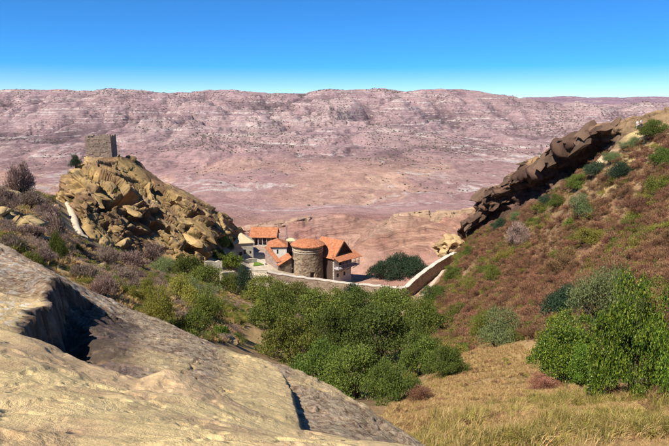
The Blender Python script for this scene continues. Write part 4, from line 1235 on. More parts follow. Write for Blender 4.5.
def slabs(grid, key, n, jr, ir, dip, parent, sizes):
    for k in range(n):
        j = rb.randrange(*jr); i = rb.randrange(*ir)
        o = link('rock_slab', rb.choice(SLABS[key]), None, parent)
        s = rb.choice(sizes)
        o.location = Vector(grid[i, j]) + Vector((0, 0.35 * s, -0.1 * s))
        o.scale = (s * rb.uniform(0.8, 1.3), s * rb.uniform(0.8, 1.2), s * rb.uniform(0.7, 1.2))
        o.rotation_euler = (rb.uniform(-0.25, 0.25), dip + rb.uniform(-0.3, 0.3), rb.uniform(-0.9, 0.9))
slabs(CGr2, 'cliff', 70, (8, NS2 - 175), (int(NT2 * 0.46), int(NT2 * 0.80)), math.radians(-32), cliff, (0.7, 0.9, 1.2, 1.6))
slabs(CG2, 'crag', 46, (20, NS - 20), (int(NT * 0.10), int(NT * 0.68)), math.radians(30), crag, (0.4, 0.6, 0.8, 1.0, 1.5))
# pieces lying on the crag
vv = CG2; 
for k in range(0):
    j = rb.randrange(10, NS - 10); i = rb.randrange(int(NT * 0.08), int(NT * 0.74))
    p = Vector(vv[i, j]); boulder(p, rb.choice((0.5, 0.6, 0.8, 1.0, 1.4)), crag, sink=0.1)
for k in range(14):
    j = rb.randrange(5, NS2 - 190); i = rb.randrange(int(NT2 * 0.06), int(NT2 * 0.16))
    o = boulder(Vector(CGr2[i, j]), rb.choice((0.6, 0.8, 1.1)), cliff, sink=0.3)
    o.data = rb.choice(DBOULD)
for px, py, r, lab in ((227, 341, 0.9, 'pale boulder in the grass just beyond the foreground rock'),
                       (213, 331, 0.7, 'small pale boulder among the olive shrubs left of centre'),
                       (96, 268, 0.9, 'ochre boulder on the left slope above the foreground rock'),
                       (104, 276, 0.7, 'small ochre boulder beside the mauve twiggy shrub on the left slope'),
                       (122, 276, 0.8, 'yellowish boulder on the left slope below the crag'),
                       (130, 293, 0.7, 'tan boulder at the upper edge of the foreground rock'),
                       (40, 200, 1.0, 'brown boulder on the left skyline near the bare tree'),
                       (8, 194, 1.2, 'pale rock at the far left skyline'),
                       (54, 207, 1.1, 'dark rock at the upper end of the footpath'),
                       (519, 212, 1.1, 'pale yellowish rock at the foot of the dark cliff'),
                       (528, 208, 0.9, 'smaller pale rock at the foot of the dark cliff'),
                       (480, 372, 0.5, 'grey stone at the edge of the dry grass clearing'),
                       (585, 172, 1.2, 'ochre boulder under the cliff left of the two walkers'),
                       (606, 160, 1.6, 'dark grey rock on the ridge below the two walkers'),
                       (618, 152, 1.4, 'dark grey rock beside the green ridge shrub')):
    boulder(ground_at(px, py), r, None, lab)

# ================================================================== VEGETATION
M['leaf_olive'] = mat_leaf('olive leaves', (0.065, 0.09, 0.011), (0.115, 0.135, 0.018), (0.20, 0.19, 0.032), 0.25, 0.6, 0.25)
M['leaf_mid'] = mat_leaf('green leaves', (0.045, 0.075, 0.010), (0.085, 0.115, 0.016), (0.15, 0.17, 0.028), 0.25, 0.6, 0.3)
M['leaf_fresh'] = mat_leaf('fresh broad leaves', (0.025, 0.055, 0.008), (0.085, 0.14, 0.014), (0.25, 0.29, 0.032), 0.25, 0.45)
M['leaf_dark'] = mat_leaf('dark leaves', (0.016, 0.032, 0.016), (0.026, 0.048, 0.020), (0.045, 0.065, 0.028), 0.15)
M['leaf_grey'] = mat_leaf('grey green leaves', (0.10, 0.13, 0.045), (0.15, 0.18, 0.06), (0.20, 0.22, 0.09), 0.2)
M['leaf_yellow'] = mat_leaf('yellowing leaves', (0.14, 0.14, 0.016), (0.23, 0.205, 0.03), (0.33, 0.27, 0.06), 0.25)
M['leaf_red'] = mat_leaf('dry red brown twigs', (0.12, 0.055, 0.032), (0.21, 0.10, 0.054), (0.30, 0.17, 0.088), 0.15, 0.9, 0.35)
M['leaf_mauve'] = mat_leaf('bare mauve twigs', (0.17, 0.11, 0.085), (0.27, 0.185, 0.145), (0.39, 0.285, 0.21), 0.1, 0.9)
M['straw'] = mat_leaf('straw', (0.25, 0.135, 0.05), (0.42, 0.265, 0.10), (0.58, 0.42, 0.19), 0.25, 0.8, 0.15)
M['grass_green'] = mat_leaf('half dry grass', (0.14, 0.13, 0.02), (0.25, 0.205, 0.04), (0.38, 0.29, 0.09), 0.3, 0.7, 0.3)
M['far_scrub'] = mat_leaf('far scrub', (0.055, 0.045, 0.03), (0.08, 0.065, 0.04), (0.10, 0.08, 0.05), 0.0, 0.9)

def leaves_mesh(name, seed, mat, nlobe=18, nleaf=9000, lsize=0.06, wid=0.5, flat=0.75, lobe_r=(0.26, 0.46), fill=0.62, up=0.35, spread=1.0, twig=False, bottom=-0.2):
    """a crown of many small folded leaves gathered in clumps; unit radius, base near z=0"""
    r = np.random.default_rng(seed)
    th = r.uniform(0, 2 * np.pi, nlobe); ph = np.arccos(r.uniform(bottom, 1.0, nlobe)); rad = r.uniform(0.30, 0.95, nlobe)
    cen = np.stack([np.cos(th) * np.sin(ph) * rad * spread, np.sin(th) * np.sin(ph) * rad * spread, (np.cos(ph) * rad + 0.35) * flat], 1)
    cen[:, 2] = np.maximum(cen[:, 2], 0.12)
    lr = r.uniform(*lobe_r, nlobe) * np.clip(1.25 - 0.55 * rad, 0.5, 1.2)
    pick = r.choice(nlobe, nleaf, p=(lr ** 2) / (lr ** 2).sum())
    d = r.normal(size=(nleaf, 3)); d /= np.sqrt((d * d).sum(1, keepdims=True))
    d[:, 2] = np.where(d[:, 2] < -0.3, -d[:, 2], d[:, 2])
    rr = lr[pick] * (fill + (1.08 - fill) * r.random(nleaf) ** 0.6) * (1 + 0.18 * r.normal(size=nleaf))
    p = cen[pick] + d * rr[:, None] * np.array([1, 1, 0.85])
    p[:, 2] = np.maximum(p[:, 2], 0.02 + 0.05 * r.random(nleaf))
    # leaf frames
    ax = d * 0.6 + r.normal(size=(nleaf, 3)) * 0.6
    if twig: ax = d * 1.0 + np.array([0, 0, 0.4]) + r.normal(size=(nleaf, 3)) * 0.35
    ax /= np.sqrt((ax * ax).sum(1, keepdims=True))
    nr = d * 0.7 + np.array([0, 0, up]) + r.normal(size=(nleaf, 3)) * 0.45
    sd = np.cross(ax, nr); sd /= np.sqrt((sd * sd).sum(1, keepdims=True)) + 1e-9
    nr = np.cross(sd, ax)
    ls = lsize * r.uniform(0.6, 1.35, nleaf)[:, None]
    a = p - ax * ls * 0.5; b = p + ax * ls * 0.5
    l_ = p + sd * ls * wid * 0.5 + nr * ls * 0.1; q_ = p - sd * ls * wid * 0.5 + nr * ls * 0.1
    V = np.stack([a, l_, b, q_], 1).reshape(-1, 3)
    i = np.arange(nleaf) * 4
    F = np.stack([np.stack([i, i + 1, i + 2], 1), np.stack([i, i + 2, i + 3], 1)], 1).reshape(-1, 3)
    me = mesh_np(name, V, F, mat, smooth_shade=False)
    return me, cen
def stems_mesh(name, seed, cen, mat, n=7, r0=0.05):
    r = random.Random(seed)
    mb = MB()
    cs = sorted(cen.tolist(), key=lambda c: -c[2])[:n]
    for c in cs:
        b = Vector((c[0] * 0.12 + r.uniform(-.05, .05), c[1] * 0.12 + r.uniform(-.05, .05), -0.12))
        m1 = Vector((c[0] * 0.45 + r.uniform(-.08, .08), c[1] * 0.45 + r.uniform(-.08, .08), c[2] * 0.5))
        e = Vector(c)
        mb.bar(b, m1, r0, r0 * 0.7, 5); mb.bar(m1, e, r0 * 0.7, r0 * 0.25, 5)
        for k in range(2):
            e2 = e + Vector((r.uniform(-.25, .25), r.uniform(-.25, .25), r.uniform(.0, .25)))
            mb.bar(m1.lerp(e, 0.5), e2, r0 * 0.4, r0 * 0.12, 4)
    return mb.mesh(name, mat)
PROTO = {}
def proto(kind, count, mat, **kw):
    PROTO[kind] = []
    for k in range(count):
        me, cen = leaves_mesh('crown', 1000 + 31 * len(PROTO) + 7 * k, M[mat], **kw)
        PROTO[kind].append((me, stems_mesh('stems', k, cen * np.array([1, 1, 0.8]), M['bark'], r0=0.02 if kind == 'fresh_big' else 0.04)))
proto('tree_mid', 3, 'leaf_mid', nlobe=56, nleaf=19000, lsize=0.046, lobe_r=(0.12, 0.34), fill=0.55)
proto('tree_olive', 3, 'leaf_olive', nlobe=54, nleaf=18000, lsize=0.046, flat=0.7, lobe_r=(0.12, 0.34), fill=0.55)
proto('fresh', 2, 'leaf_fresh', nlobe=30, nleaf=11000, lsize=0.085, wid=0.6, fill=0.5)
proto('fresh_big', 3, 'leaf_fresh', nlobe=70, nleaf=40000, lsize=0.036, wid=0.55, fill=0.55, lobe_r=(0.13, 0.30))
proto('dark', 2, 'leaf_dark', nlobe=24, nleaf=11000, lsize=0.06)
proto('olive', 3, 'leaf_olive', nlobe=20, nleaf=8000, lsize=0.07, wid=0.35, fill=0.35, lobe_r=(0.25, 0.5))
proto('yellow', 2, 'leaf_yellow', nlobe=18, nleaf=7000, lsize=0.07, wid=0.35, fill=0.35)
proto('grey', 2, 'leaf_grey', nlobe=18, nleaf=9000, lsize=0.055, wid=0.35, fill=0.3)
proto('mauve', 3, 'leaf_mauve', nlobe=20, nleaf=6500, lsize=0.15, wid=0.10, fill=0.1, lobe_r=(0.3, 0.5), twig=True)
proto('red', 3, 'leaf_red', nlobe=18, nleaf=6000, lsize=0.10, wid=0.2, fill=0.2, lobe_r=(0.3, 0.5), twig=True)
KCAT = {'dark': 'tree', 'tree_mid': 'tree', 'tree_olive': 'tree'}
rv = random.Random(11)
def bush(px, py, wpx, hpx, kind, label, group=None, cat=None, name=None, at=None, sink=0.06):
    g = at if at is not None else ground_at(px, py)
    w = wpx * g.y / FPX / 2 * 1.02
    h = hpx * g.y / FPX * 0.98
    crown, stems = rv.choice(PROTO[kind]); sx_, sy_ = rv.uniform(0.9, 1.2), rv.uniform(0.8, 1.1)
    nm = name or ('tree' if KCAT.get(kind) else 'shrub')
    t = thing(nm, label, cat or KCAT.get(kind, 'shrub'), g - Vector((0, 0, h * sink)), rv.uniform(0, 6.28), group)
    for n_, me in (('crown', crown), ('stems' if nm == 'shrub' else 'trunk', stems)):
        o = link(n_, me, None, t)
        o.scale = (w * sx_, w * sy_, h / 0.98)
    return t

THK = 'trees of the central thicket'
for px, py, w, h, kd, lab in (
    (262, 302, 44, 26, 'tree_olive', 'yellow-green tree at the upper left corner of the central thicket'),
    (298, 303, 48, 22, 'tree_olive', 'yellow-green tree of the thicket directly below the round tower'),
    (330, 309, 46, 24, 'tree_olive', 'olive tree of the thicket left of the small dark tree by the wall'),
    (275, 330, 58, 44, 'tree_olive', 'olive green tree on the left edge of the central thicket'),
    (312, 330, 60, 42, 'tree_olive', 'broad olive tree in the upper middle of the central thicket'),
    (352, 328, 56, 36, 'tree_mid', 'green tree of the thicket below the small dark tree'),
    (392, 322, 56, 36, 'tree_mid', 'deep green tree at the upper right of the thicket under the bend of the wall'),
    (422, 340, 44, 42, 'tree_mid', 'deep green tree on the right edge of the thicket below the climbing wall'),
    (292, 360, 60, 48, 'tree_olive', 'olive tree of the thicket just above the foreground rock'),
    (335, 360, 66, 50, 'tree_mid', 'large green tree in the middle of the central thicket'),
    (380, 362, 70, 54, 'tree_mid', 'largest green tree in the right half of the central thicket'),
    (418, 372, 50, 42, 'tree_mid', 'green tree at the lower right of the thicket beside the dry clearing'),
    (322, 380, 56, 42, 'tree_mid', 'green tree low in the thicket behind the foreground rock'),
    (356, 394, 62, 48, 'tree_mid', 'leafy tree at the bottom of the thicket right of the foreground rock'),
    (392, 402, 52, 42, 'tree_mid', 'lowest tree of the thicket, at the edge of the dry grass')):
    bush(px, py + 3, w * 1.28, h * 1.22, kd, lab, THK)
for px, py, w, h, kd, lab in (
    (268, 318, 34, 24, 'yellow', 'yellowing shrub on the left border of the central thicket'),
    (340, 316, 30, 20, 'yellow', 'yellowing shrub on top of the central thicket'),
    (296, 345, 30, 30, 'mauve', 'bare twiggy shrub inside the left half of the thicket'),
    (372, 345, 28, 28, 'mauve', 'bare twiggy shrub inside the right half of the thicket'),
    (408, 395, 30, 24, 'yellow', 'yellowish shrub at the lower right rim of the thicket'),
    (425, 402, 30, 18, 'red', 'rusty dry shrub between the thicket and the dry clearing'),
    (436, 330, 24, 18, 'olive', 'olive shrub between the thicket and the climbing wall')):
    bush(px, py, w, h, kd, lab)
bush(446, 378, 42, 36, 'tree_mid', 'light green shrub at the right end of the thicket, left of the clearing')
bush(353, 307, 25, 29, 'dark', 'small dark round tree in front of the enclosure wall')
for px, Y, w, h, lab in ((381, 153, 34, 21, 'dark blue-green tree behind the enclosure wall, left of the pair of taller ones'),
                         (398, 156, 42, 25, 'tallest dark blue-green tree behind the bend of the enclosure wall'),
                         (415, 153, 30, 22, 'dark blue-green tree behind the climbing part of the wall')):
    a_, _b = ray(px, 283); q = Vector((float(a_) * Y, Y, 0)); q.z = gz(q.x, q.y)
    bush(px, 0, w, h, 'dark', lab, 'dark trees inside the wall', at=q)
bush(244, 296, 22, 36, 'dark', 'dark green upright tree in front of the stone retaining wall')
bush(218, 259, 18, 12, 'tree_mid', 'green shrub left of the pale ashlar house', name='shrub', cat='shrub')
bush(232, 267, 24, 14, 'fresh', 'bright green shrub below the pale ashlar house')
bush(222, 250, 13, 14, 'fresh', 'small bright green shrub against the crag beside the ashlar house')
bush(231, 251, 6, 15, 'dark', 'slim dark conifer at the left corner of the ashlar house')
LS = 'olive shrubs on the left slope'
for px, py, w, h, kd, lab in (
    (58, 262, 22, 34, 'olive', 'upright olive-green shrub left of the footpath end'),
    (80, 255, 13, 12, 'olive', 'small green shrub beside the lower end of the footpath'),
    (160, 328, 44, 42, 'yellow', 'yellowish olive shrub just above the edge of the foreground rock'),
    (190, 338, 50, 36, 'olive', 'bright olive shrub above the foreground rock, left of the grassy gully'),
    (208, 325, 42, 40, 'olive', 'large olive shrub bordering the grassy gully'),
    (177, 305, 46, 32, 'yellow', 'yellow-green shrub in the middle of the left slope'),
    (145, 305, 34, 30, 'yellow', 'yellow-green shrub on the left slope beside the mauve twigs'),
    (220, 338, 20, 14, 'fresh', 'low fresh green shrub beside the pale boulder'),
    (186, 278, 36, 26, 'olive', 'olive shrub below the dark hollow at the foot of the crag'),
    (208, 285, 44, 26, 'olive', 'wide olive shrub below the broken stone wall'),
    (165, 274, 30, 22, 'grey', 'grey-green shrub at the foot of the crag'),
    (228, 292, 30, 22, 'olive', 'olive shrub left of the dark upright tree'),
    (200, 300, 40, 26, 'grey', 'grey-green shrub at the top of the grassy gully'),
    (24, 195, 12, 8, 'fresh', 'low light green shrub at the foot of the bare skyline tree')):
    bush(px, py, w, h, kd, lab, LS)
MS = 'bare mauve shrubs on the left slope'
bush(22, 194, 30, 29, 'mauve', 'bare mauve-brown tree standing on the left skyline', name='tree', cat='tree')
for px, py, w, h, lab in (
    (8, 212, 26, 24, 'mauve twiggy shrub at the left picture edge below the skyline tree'),
    (30, 208, 28, 18, 'mauve twiggy shrub on the slope just below the skyline tree'),
    (50, 222, 24, 20, 'mauve twiggy shrub left of the top of the footpath'),
    (52, 240, 26, 26, 'largest mauve twiggy shrub, close to the left of the footpath'),
    (32, 238, 30, 16, 'mauve twiggy shrub above the bare yellow rock at the left'),
    (12, 252, 36, 18, 'dark mauve shrub at the left edge above the foreground rock'),
    (108, 264, 32, 18, 'purplish twiggy shrub right of the footpath end'),
    (132, 268, 34, 18, 'purplish twiggy shrub below the middle of the crag'),
    (152, 262, 26, 18, 'purplish twiggy shrub close to the foot of the crag'),
    (104, 296, 34, 24, 'brownish twiggy shrub above the dark hollow of the foreground rock'),
    (84, 280, 30, 18, 'brownish twiggy shrub on the slope above the foreground hollow'),
    (128, 290, 34, 22, 'mauve twiggy shrub left of the yellow-green shrubs'),
    (42, 262, 24, 16, 'low mauve shrub just left of the upright olive shrub')):
    bush(px, py, w, h, 'mauve', lab, MS)
cr_p = Vector(CG2[int(NT * 0.72), int(NS * (77 - 50) / 190)])
bush(77, 0, 15, 13, 'dark', 'dark shrub on the left shoulder of the crag below the watchtower', at=cr_p, name='shrub', cat='shrub')
# right-hand slope
for px, py, w, h, kd, lab in (
    (566, 382, 84, 82, 'fresh_big', 'leafy bright green shrub, the left lobe of the big shrub at right'),
    (632, 400, 112, 146, 'fresh_big', 'big bright green leafy shrub at the right foreground'),
    (694, 404, 90, 146, 'fresh_big', 'tall leafy shrub cut off by the right picture edge'),
    (604, 330, 74, 86, 'grey', 'pale grey-green shrub rising behind the big leafy shrub'),
    (565, 322, 50, 44, 'dark', 'dark green shrub behind the left lobe of the big leafy shrub'),
    (496, 346, 56, 44, 'grey', 'grey-green rounded shrub above the dry clearing'),
    (482, 344, 30, 36, 'olive', 'olive shrub on the left side of the grey-green rounded shrub'),
    (452, 282, 30, 18, 'tree_mid', 'green shrub on the slope right of the climbing wall'),
    (436, 304, 34, 22, 'tree_mid', 'green shrub on the slope below the climbing wall'),
    (455, 318, 30, 18, 'olive', 'olive shrub on the right slope below the green wall shrub'),
    (495, 280, 26, 16, 'olive', 'yellow-green shrub in the middle of the red slope'),
    (469, 257, 18, 11, 'tree_mid', 'small green shrub just right of the end of the wall'),
    (540, 214, 26, 12, 'olive', 'yellow-green shrub at the foot of the dark cliff'),
    (585, 219, 38, 26, 'grey', 'grey-green shrub on the upper right slope below the cliff'),
    (572, 229, 18, 13, 'fresh', 'small bright green shrub below the grey-green one near the cliff'),
    (556, 210, 20, 16, 'tree_mid', 'dark green shrub tucked under the cliff overhang'),
    (652, 139, 36, 18, 'tree_mid', 'dark green shrub on the ridge right of the two walkers'),
    (628, 150, 22, 14, 'grey', 'grey shrub on the ridge just below the two walkers'),
    (662, 168, 30, 20, 'tree_mid', 'dark green shrub at the right edge below the ridge'),
    (657, 196, 34, 20, 'olive', 'yellow-green shrub at the right edge on the upper slope'),
    (620, 178, 30, 16, 'dark', 'dark shrub under the ridge below the walkers'),
    (548, 390, 44, 16, 'red', 'low dead twigs at the foot of the left lobe of the big shrub'),
    (604, 402, 52, 18, 'red', 'low dead twigs in the shade below the big leafy shrub'),
    (656, 408, 52, 18, 'red', 'dry brown undergrowth below the big shrub at the right edge'),
    (598, 384, 54, 60, 'fresh_big', 'leafy green shrub filling the gap between the two lobes of the big shrub'),
    (500, 232, 20, 14, 'dark', 'dark shrub under the lower end of the cliff'),
    (517, 222, 22, 13, 'grey', 'pale grey shrub under the lower part of the cliff'),
    (548, 205, 18, 12, 'dark', 'dark shrub in the middle of the cliff foot'),
    (577, 190, 24, 16, 'tree_mid', 'green shrub at the cliff foot above the grey-green one'),
    (596, 176, 26, 16, 'dark', 'dark shrub at the upper end of the cliff overhang'),
    (612, 164, 24, 14, 'grey', 'grey shrub where the cliff meets the ridge'),
    (640, 215, 40, 20, 'red', 'rusty brown shrub on the upper right slope'),
    (560, 270, 40, 22, 'red', 'rusty brown shrub in the middle of the right slope'),
    (530, 300, 36, 20, 'red', 'rusty brown shrub above the rounded grey-green shrub'),
    (590, 245, 36, 18, 'yellow', 'yellowish shrub on the upper right slope above the pale grey-green one'),
    (518, 246, 30, 22, 'mauve', 'mauve twiggy shrub on the right slope below the cliff'),
    (505, 262, 24, 14, 'yellow', 'yellowish shrub on the red slope below the mauve one'),
    (470, 292, 24, 14, 'olive', 'olive shrub low on the red slope near the climbing wall')):
    bush(px, py, w, h, kd, lab, 'shrubs on the right slope', cat='shrub', name='shrub')

# ------------------------------------------------------------------ uncountable cover: scattered by geometry nodes
def scatter(name, pts, scl, protos, label, cat, rng):
    n = len(pts)
    me = bpy.data.meshes.new(name)
    me.vertices.add(n); me.vertices.foreach_set('co', np.asarray(pts, np.float32).ravel())
    s = me.attributes.new('scl', 'FLOAT', 'POINT'); s.data.foreach_set('value', np.asarray(scl, np.float32))
    r = me.attributes.new('rot', 'FLOAT_VECTOR', 'POINT')
    rv_ = np.zeros((n, 3), np.float32); rv_[:, 2] = rng.uniform(0, 6.28, n); rv_[:, 0] = rng.normal(0, .12, n); rv_[:, 1] = rng.normal(0, .12, n)
    r.data.foreach_set('vector', rv_.ravel())
    ii = me.attributes.new('idx', 'INT', 'POINT'); ii.data.foreach_set('value', rng.integers(0, len(protos), n).astype(np.int32))
    me.update()
    coll = bpy.data.collections.new(name + '_kinds')
    for k, pm in enumerate(protos): coll.objects.link(bpy.data.objects.new('%s_kind_%d' % (name, k), pm))
    o = link(name, me); o['kind'] = 'stuff'; o['label'] = label; o['category'] = cat
    ng = bpy.data.node_groups.new(name, 'GeometryNodeTree')
    ng.interface.new_socket('Geometry', in_out='INPUT', socket_type='NodeSocketGeometry')
    ng.interface.new_socket('Geometry', in_out='OUTPUT', socket_type='NodeSocketGeometry')
    N, L = ng.nodes, ng.links
    gi = N.new('NodeGroupInput'); go = N.new('NodeGroupOutput')
    ip = N.new('GeometryNodeInstanceOnPoints'); ci = N.new('GeometryNodeCollectionInfo')
    ci.inputs['Collection'].default_value = coll; ci.inputs['Separate Children'].default_value = True; ci.inputs['Reset Children'].default_value = True
    ip.inputs['Pick Instance'].default_value = True
    def attr(nm, tp):
        a = N.new('GeometryNodeInputNamedAttribute'); a.data_type = tp; a.inputs['Name'].default_value = nm
        return a.outputs['Attribute']
    L.new(gi.outputs[0], ip.inputs['Points']); L.new(ci.outputs[0], ip.inputs['Instance'])
    L.new(attr('idx', 'INT'), ip.inputs['Instance Index']); L.new(attr('scl', 'FLOAT'), ip.inputs['Scale'])
    L.new(attr('rot', 'FLOAT_VECTOR'), ip.inputs['Rotation'])
    L.new(ip.outputs[0], go.inputs[0])
    md = o.modifiers.new('scatter', 'NODES'); md.node_group = ng
    return o
def inside(px, py, poly):
    r = np.zeros(px.shape, bool); n = len(poly)
    for i in range(n):
        x0, y0 = poly[i]; x1, y1 = poly[(i + 1) % n]
        c = (y0 > py) != (y1 > py)
        t = (x1 - x0) * (py - y0) / ((y1 - y0) if y1 != y0 else 1e-9) + x0
        r ^= c & (px < t)
    return r
PATHPL = [ground_at(*p_) for p_ in [(64.5, 201), (69, 208), (74, 220), (77, 230), (81, 236), (88, 240)]]
def off_path(q, d=2.6):
    """keep scrub off the footpath"""
    keep = np.ones(len(q), bool)
    for a, b in zip(PATHPL[:-1], PATHPL[1:]):
        for t in np.linspace(0, 1, 6):
            c = a.lerp(b, t); keep &= ((q[:, 0] - c.x) ** 2 + (q[:, 1] - c.y - 1.0 + 4.0 * 0) ** 2) > d * d
            keep &= ((q[:, 0] - c.x * 0.965) ** 2 + (q[:, 1] - c.y * 0.965) ** 2) > d * d
    return q[keep]
def sprinkle(n, poly, y0, y1, rng, pw=1.0, dens=None, fine=True):
    """random ground points whose bearing and height fall in an outline of the survey; pw<2 thins them with distance"""
    pts = []; tot = 0
    px0 = min(p[0] for p in poly); px1 = max(p[0] for p in poly)
    while tot < n:
        k = n * 4
        e = rng.random(k)
        Y = (y0 ** pw + (y1 ** pw - y0 ** pw) * e) ** (1 / pw)
        u = ray(rng.uniform(px0, px1, k), 223)[0] * 1.03
        X = u * Y
        Z = H(X, Y)
        px, py = project(X, Y, Z)
        ok = inside(px, py, poly)
        if dens is not None: ok &= rng.random(k) < dens(X, Y)
        q = np.stack([X, Y, Z], 1)[ok]
        if len(q) == 0: break
        pts.append(q); tot += len(q)
    return off_path(np.concatenate(pts)[:n])
rg = np.random.default_rng(77)
small = {}
small['red'] = [leaves_mesh('scrub', 2000 + k, M['leaf_red'], nlobe=9, nleaf=900, lsize=0.17, wid=0.16, fill=0.1, lobe_r=(0.35, 0.6), twig=True, flat=0.8)[0] for k in range(4)]
small['mauve'] = [leaves_mesh('scrub', 2100 + k, M['leaf_mauve'], nlobe=9, nleaf=800, lsize=0.18, wid=0.12, fill=0.1, lobe_r=(0.35, 0.6), twig=True, flat=0.8)[0] for k in range(3)]
small['olive'] = [leaves_mesh('scrub', 2200 + k, M['leaf_olive'], nlobe=9, nleaf=1000, lsize=0.13, wid=0.3, fill=0.2, lobe_r=(0.35, 0.6), flat=0.8)[0] for k in range(3)]
small['yellow'] = [leaves_mesh('scrub', 2300 + k, M['leaf_yellow'], nlobe=9, nleaf=900, lsize=0.13, wid=0.25, fill=0.2, lobe_r=(0.35, 0.6), flat=0.8)[0] for k in range(2)]
def tuft(seed, mat, nb=46, hgt=1.0, spread=0.35, w=0.022):
    r = np.random.default_rng(seed)
    a = r.uniform(0, 6.28, nb); d = np.stack([np.cos(a), np.sin(a), 0 * a], 1)
    p = d * r.uniform(0, spread, nb)[:, None] * 0.6
    h = hgt * r.uniform(0.45, 1.1, nb)[:, None]; lean = r.uniform(0.15, 0.95, nb)[:, None]
    s = np.stack([-np.sin(a + 1), np.cos(a + 1), 0 * a], 1) * w
    m_ = p + d * lean * h * 0.35 + np.array([0, 0, 1]) * h * 0.6
    t = p + d * lean * h * 1.0 + np.array([0, 0, 1]) * h * (1 - 0.45 * lean)
    V = np.stack([p - s, p + s, m_ + s * .7, m_ - s * .7, t], 1).reshape(-1, 3)
    i = np.arange(nb) * 5
    F = np.stack([np.stack([i, i + 1, i + 2], 1), np.stack([i, i + 2, i + 3], 1), np.stack([i + 3, i + 2, i + 4], 1)], 1).reshape(-1, 3)
    return mesh_np('tuft', V, F, mat, smooth_shade=False)
straw_t = [tuft(k, M['straw']) for k in range(5)]
green_t = [tuft(20 + k, M['grass_green'], 40, 1.0, 0.3, 0.026) for k in range(4)]

REDP = [(460, 246), (497, 216), (532, 198), (568, 175), (600, 160), (640, 142), (690, 132), (720, 260), (700, 330), (640, 345), (560, 350), (530, 340), (480, 345), (446, 362), (424, 345), (428, 305), (440, 285), (455, 262)]
patchy = lambda X, Y: smooth(0.36, 0.52, fbm2(X / 7, Y / 7, 3, 601))
pts = sprinkle(5200, REDP, 34, 150, rg, 1.25, lambda X, Y: 0.15 + 0.85 * patchy(X, Y))
scatter('dry_scrub', pts, 0.4 + 1.1 * rg.random(len(pts)) ** 1.8, small['red'], 'red-brown dry scrub covering the right-hand slope', 'scrub', rg)
pts = sprinkle(2300, REDP, 34, 150, rg, 1.2, lambda X, Y: 0.06 + 0.94 * smooth(0.50, 0.60, fbm2(X / 9, Y / 9, 3, 611)))
scatter('green_scrub', pts, 0.3 + 1.1 * rg.random(len(pts)) ** 1.8, small['olive'] + small['yellow'], 'low olive scrub in patches on the right-hand slope', 'scrub', rg)
LEFTP = [(-30, 185), (50, 195), (90, 240), (150, 256), (220, 268), (250, 300), (240, 345), (190, 340), (110, 300), (60, 275), (-30, 240)]
pts = sprinkle(650, LEFTP, 30, 135, rg, 1.3, lambda X, Y: smooth(0.45, 0.6, fbm2(X / 8, Y / 8, 3, 621)))
scatter('twiggy_scrub', pts, rg.uniform(0.35, 0.95, len(pts)), small['mauve'], 'bare mauve scrub on the left-hand slope', 'scrub', rg)
pts = sprinkle(1250, LEFTP, 30, 135, rg, 1.3, lambda X, Y: smooth(0.48, 0.6, fbm2(X / 8, Y / 8, 3, 631)))
scatter('olive_scrub', pts, rg.uniform(0.3, 0.85, len(pts)), small['olive'] + small['yellow'], 'low olive scrub on the left-hand slope', 'scrub', rg)
pts = sprinkle(9000, LEFTP, 18, 130, rg, 1.2, None)
scatter('slope_grass', pts, rg.uniform(0.25, 0.6, len(pts)), straw_t, 'dry grass on the left-hand slope', 'grass', rg)
pts = sprinkle(9000, REDP, 34, 150, rg, 1.2, None)
scatter('slope_straw', pts, rg.uniform(0.25, 0.6, len(pts)), straw_t, 'dry grass on the right-hand slope', 'grass', rg)
sel = [(rg.integers(int(NT * 0.08), int(NT * 0.5)), rg.integers(10, NS - 10)) for k in range(110)]
pts = np.array([CG2[i_, j_] for i_, j_ in sel]) - np.array([0, 0, 0.15])
scatter('crag_scrub', pts, rg.uniform(0.25, 0.7, len(pts)), small['olive'] + small['mauve'] + small['yellow'], 'small scrub rooted in the joints of the crag', 'scrub', rg)
CLEAR = [(360, 446), (395, 400), (440, 372), (465, 345), (520, 345), (560, 372), (600, 388), (720, 388), (760, 480), (360, 480)]
pts = sprinkle(24000, CLEAR, 10, 60, rg, 0.8, lambda X, Y: 0.12 + 0.88 * smooth(0.36, 0.56, fbm2(X / 1.6, Y / 1.6, 4, 645)))
scatter('dry_grass', pts, rg.uniform(0.14, 0.34, len(pts)) * (0.6 + 0.9 * fbm2(pts[:, 0] / 1.2, pts[:, 1] / 1.2, 2, 646)), straw_t, 'matted dry grass in the clearing at lower right', 'grass', rg)
FRONT = [(400, 470), (430, 420), (480, 410), (560, 395), (720, 380), (760, 500), (400, 500)]
pts = sprinkle(3200, FRONT, 9, 26, rg, 0.6, lambda X, Y: smooth(0.48, 0.62, fbm2(X / 2.2, Y / 2.2, 3, 641)))
scatter('green_grass', pts, rg.uniform(0.25, 0.65, len(pts)), green_t + [straw_t[0]], 'half-green grass tufts in the right foreground', 'grass', rg)
weeds = [tuft(60 + k, M['straw' if k < 2 else 'grass_green'], 14, 1.0, 0.25, 0.012) for k in range(5)]
pts = sprinkle(480, FRONT, 9, 24, rg, 0.6, lambda X, Y: smooth(0.45, 0.6, fbm2(X / 3.0, Y / 3.0, 3, 648)))
scatter('tall_weeds', pts, rg.uniform(0.6, 1.1, len(pts)), weeds, 'thin dry weed stalks in the right foreground', 'weeds', rg)
pts = sprinkle(260, CLEAR, 12, 55, rg, 1.0, lambda X, Y: smooth(0.5, 0.65, fbm2(X / 3.0, Y / 3.0, 3, 649)))
scatter('clearing_scrub', pts, rg.uniform(0.12, 0.35, len(pts)), small['red'] + small['yellow'], 'small dry plants scattered through the clearing', 'scrub', rg)
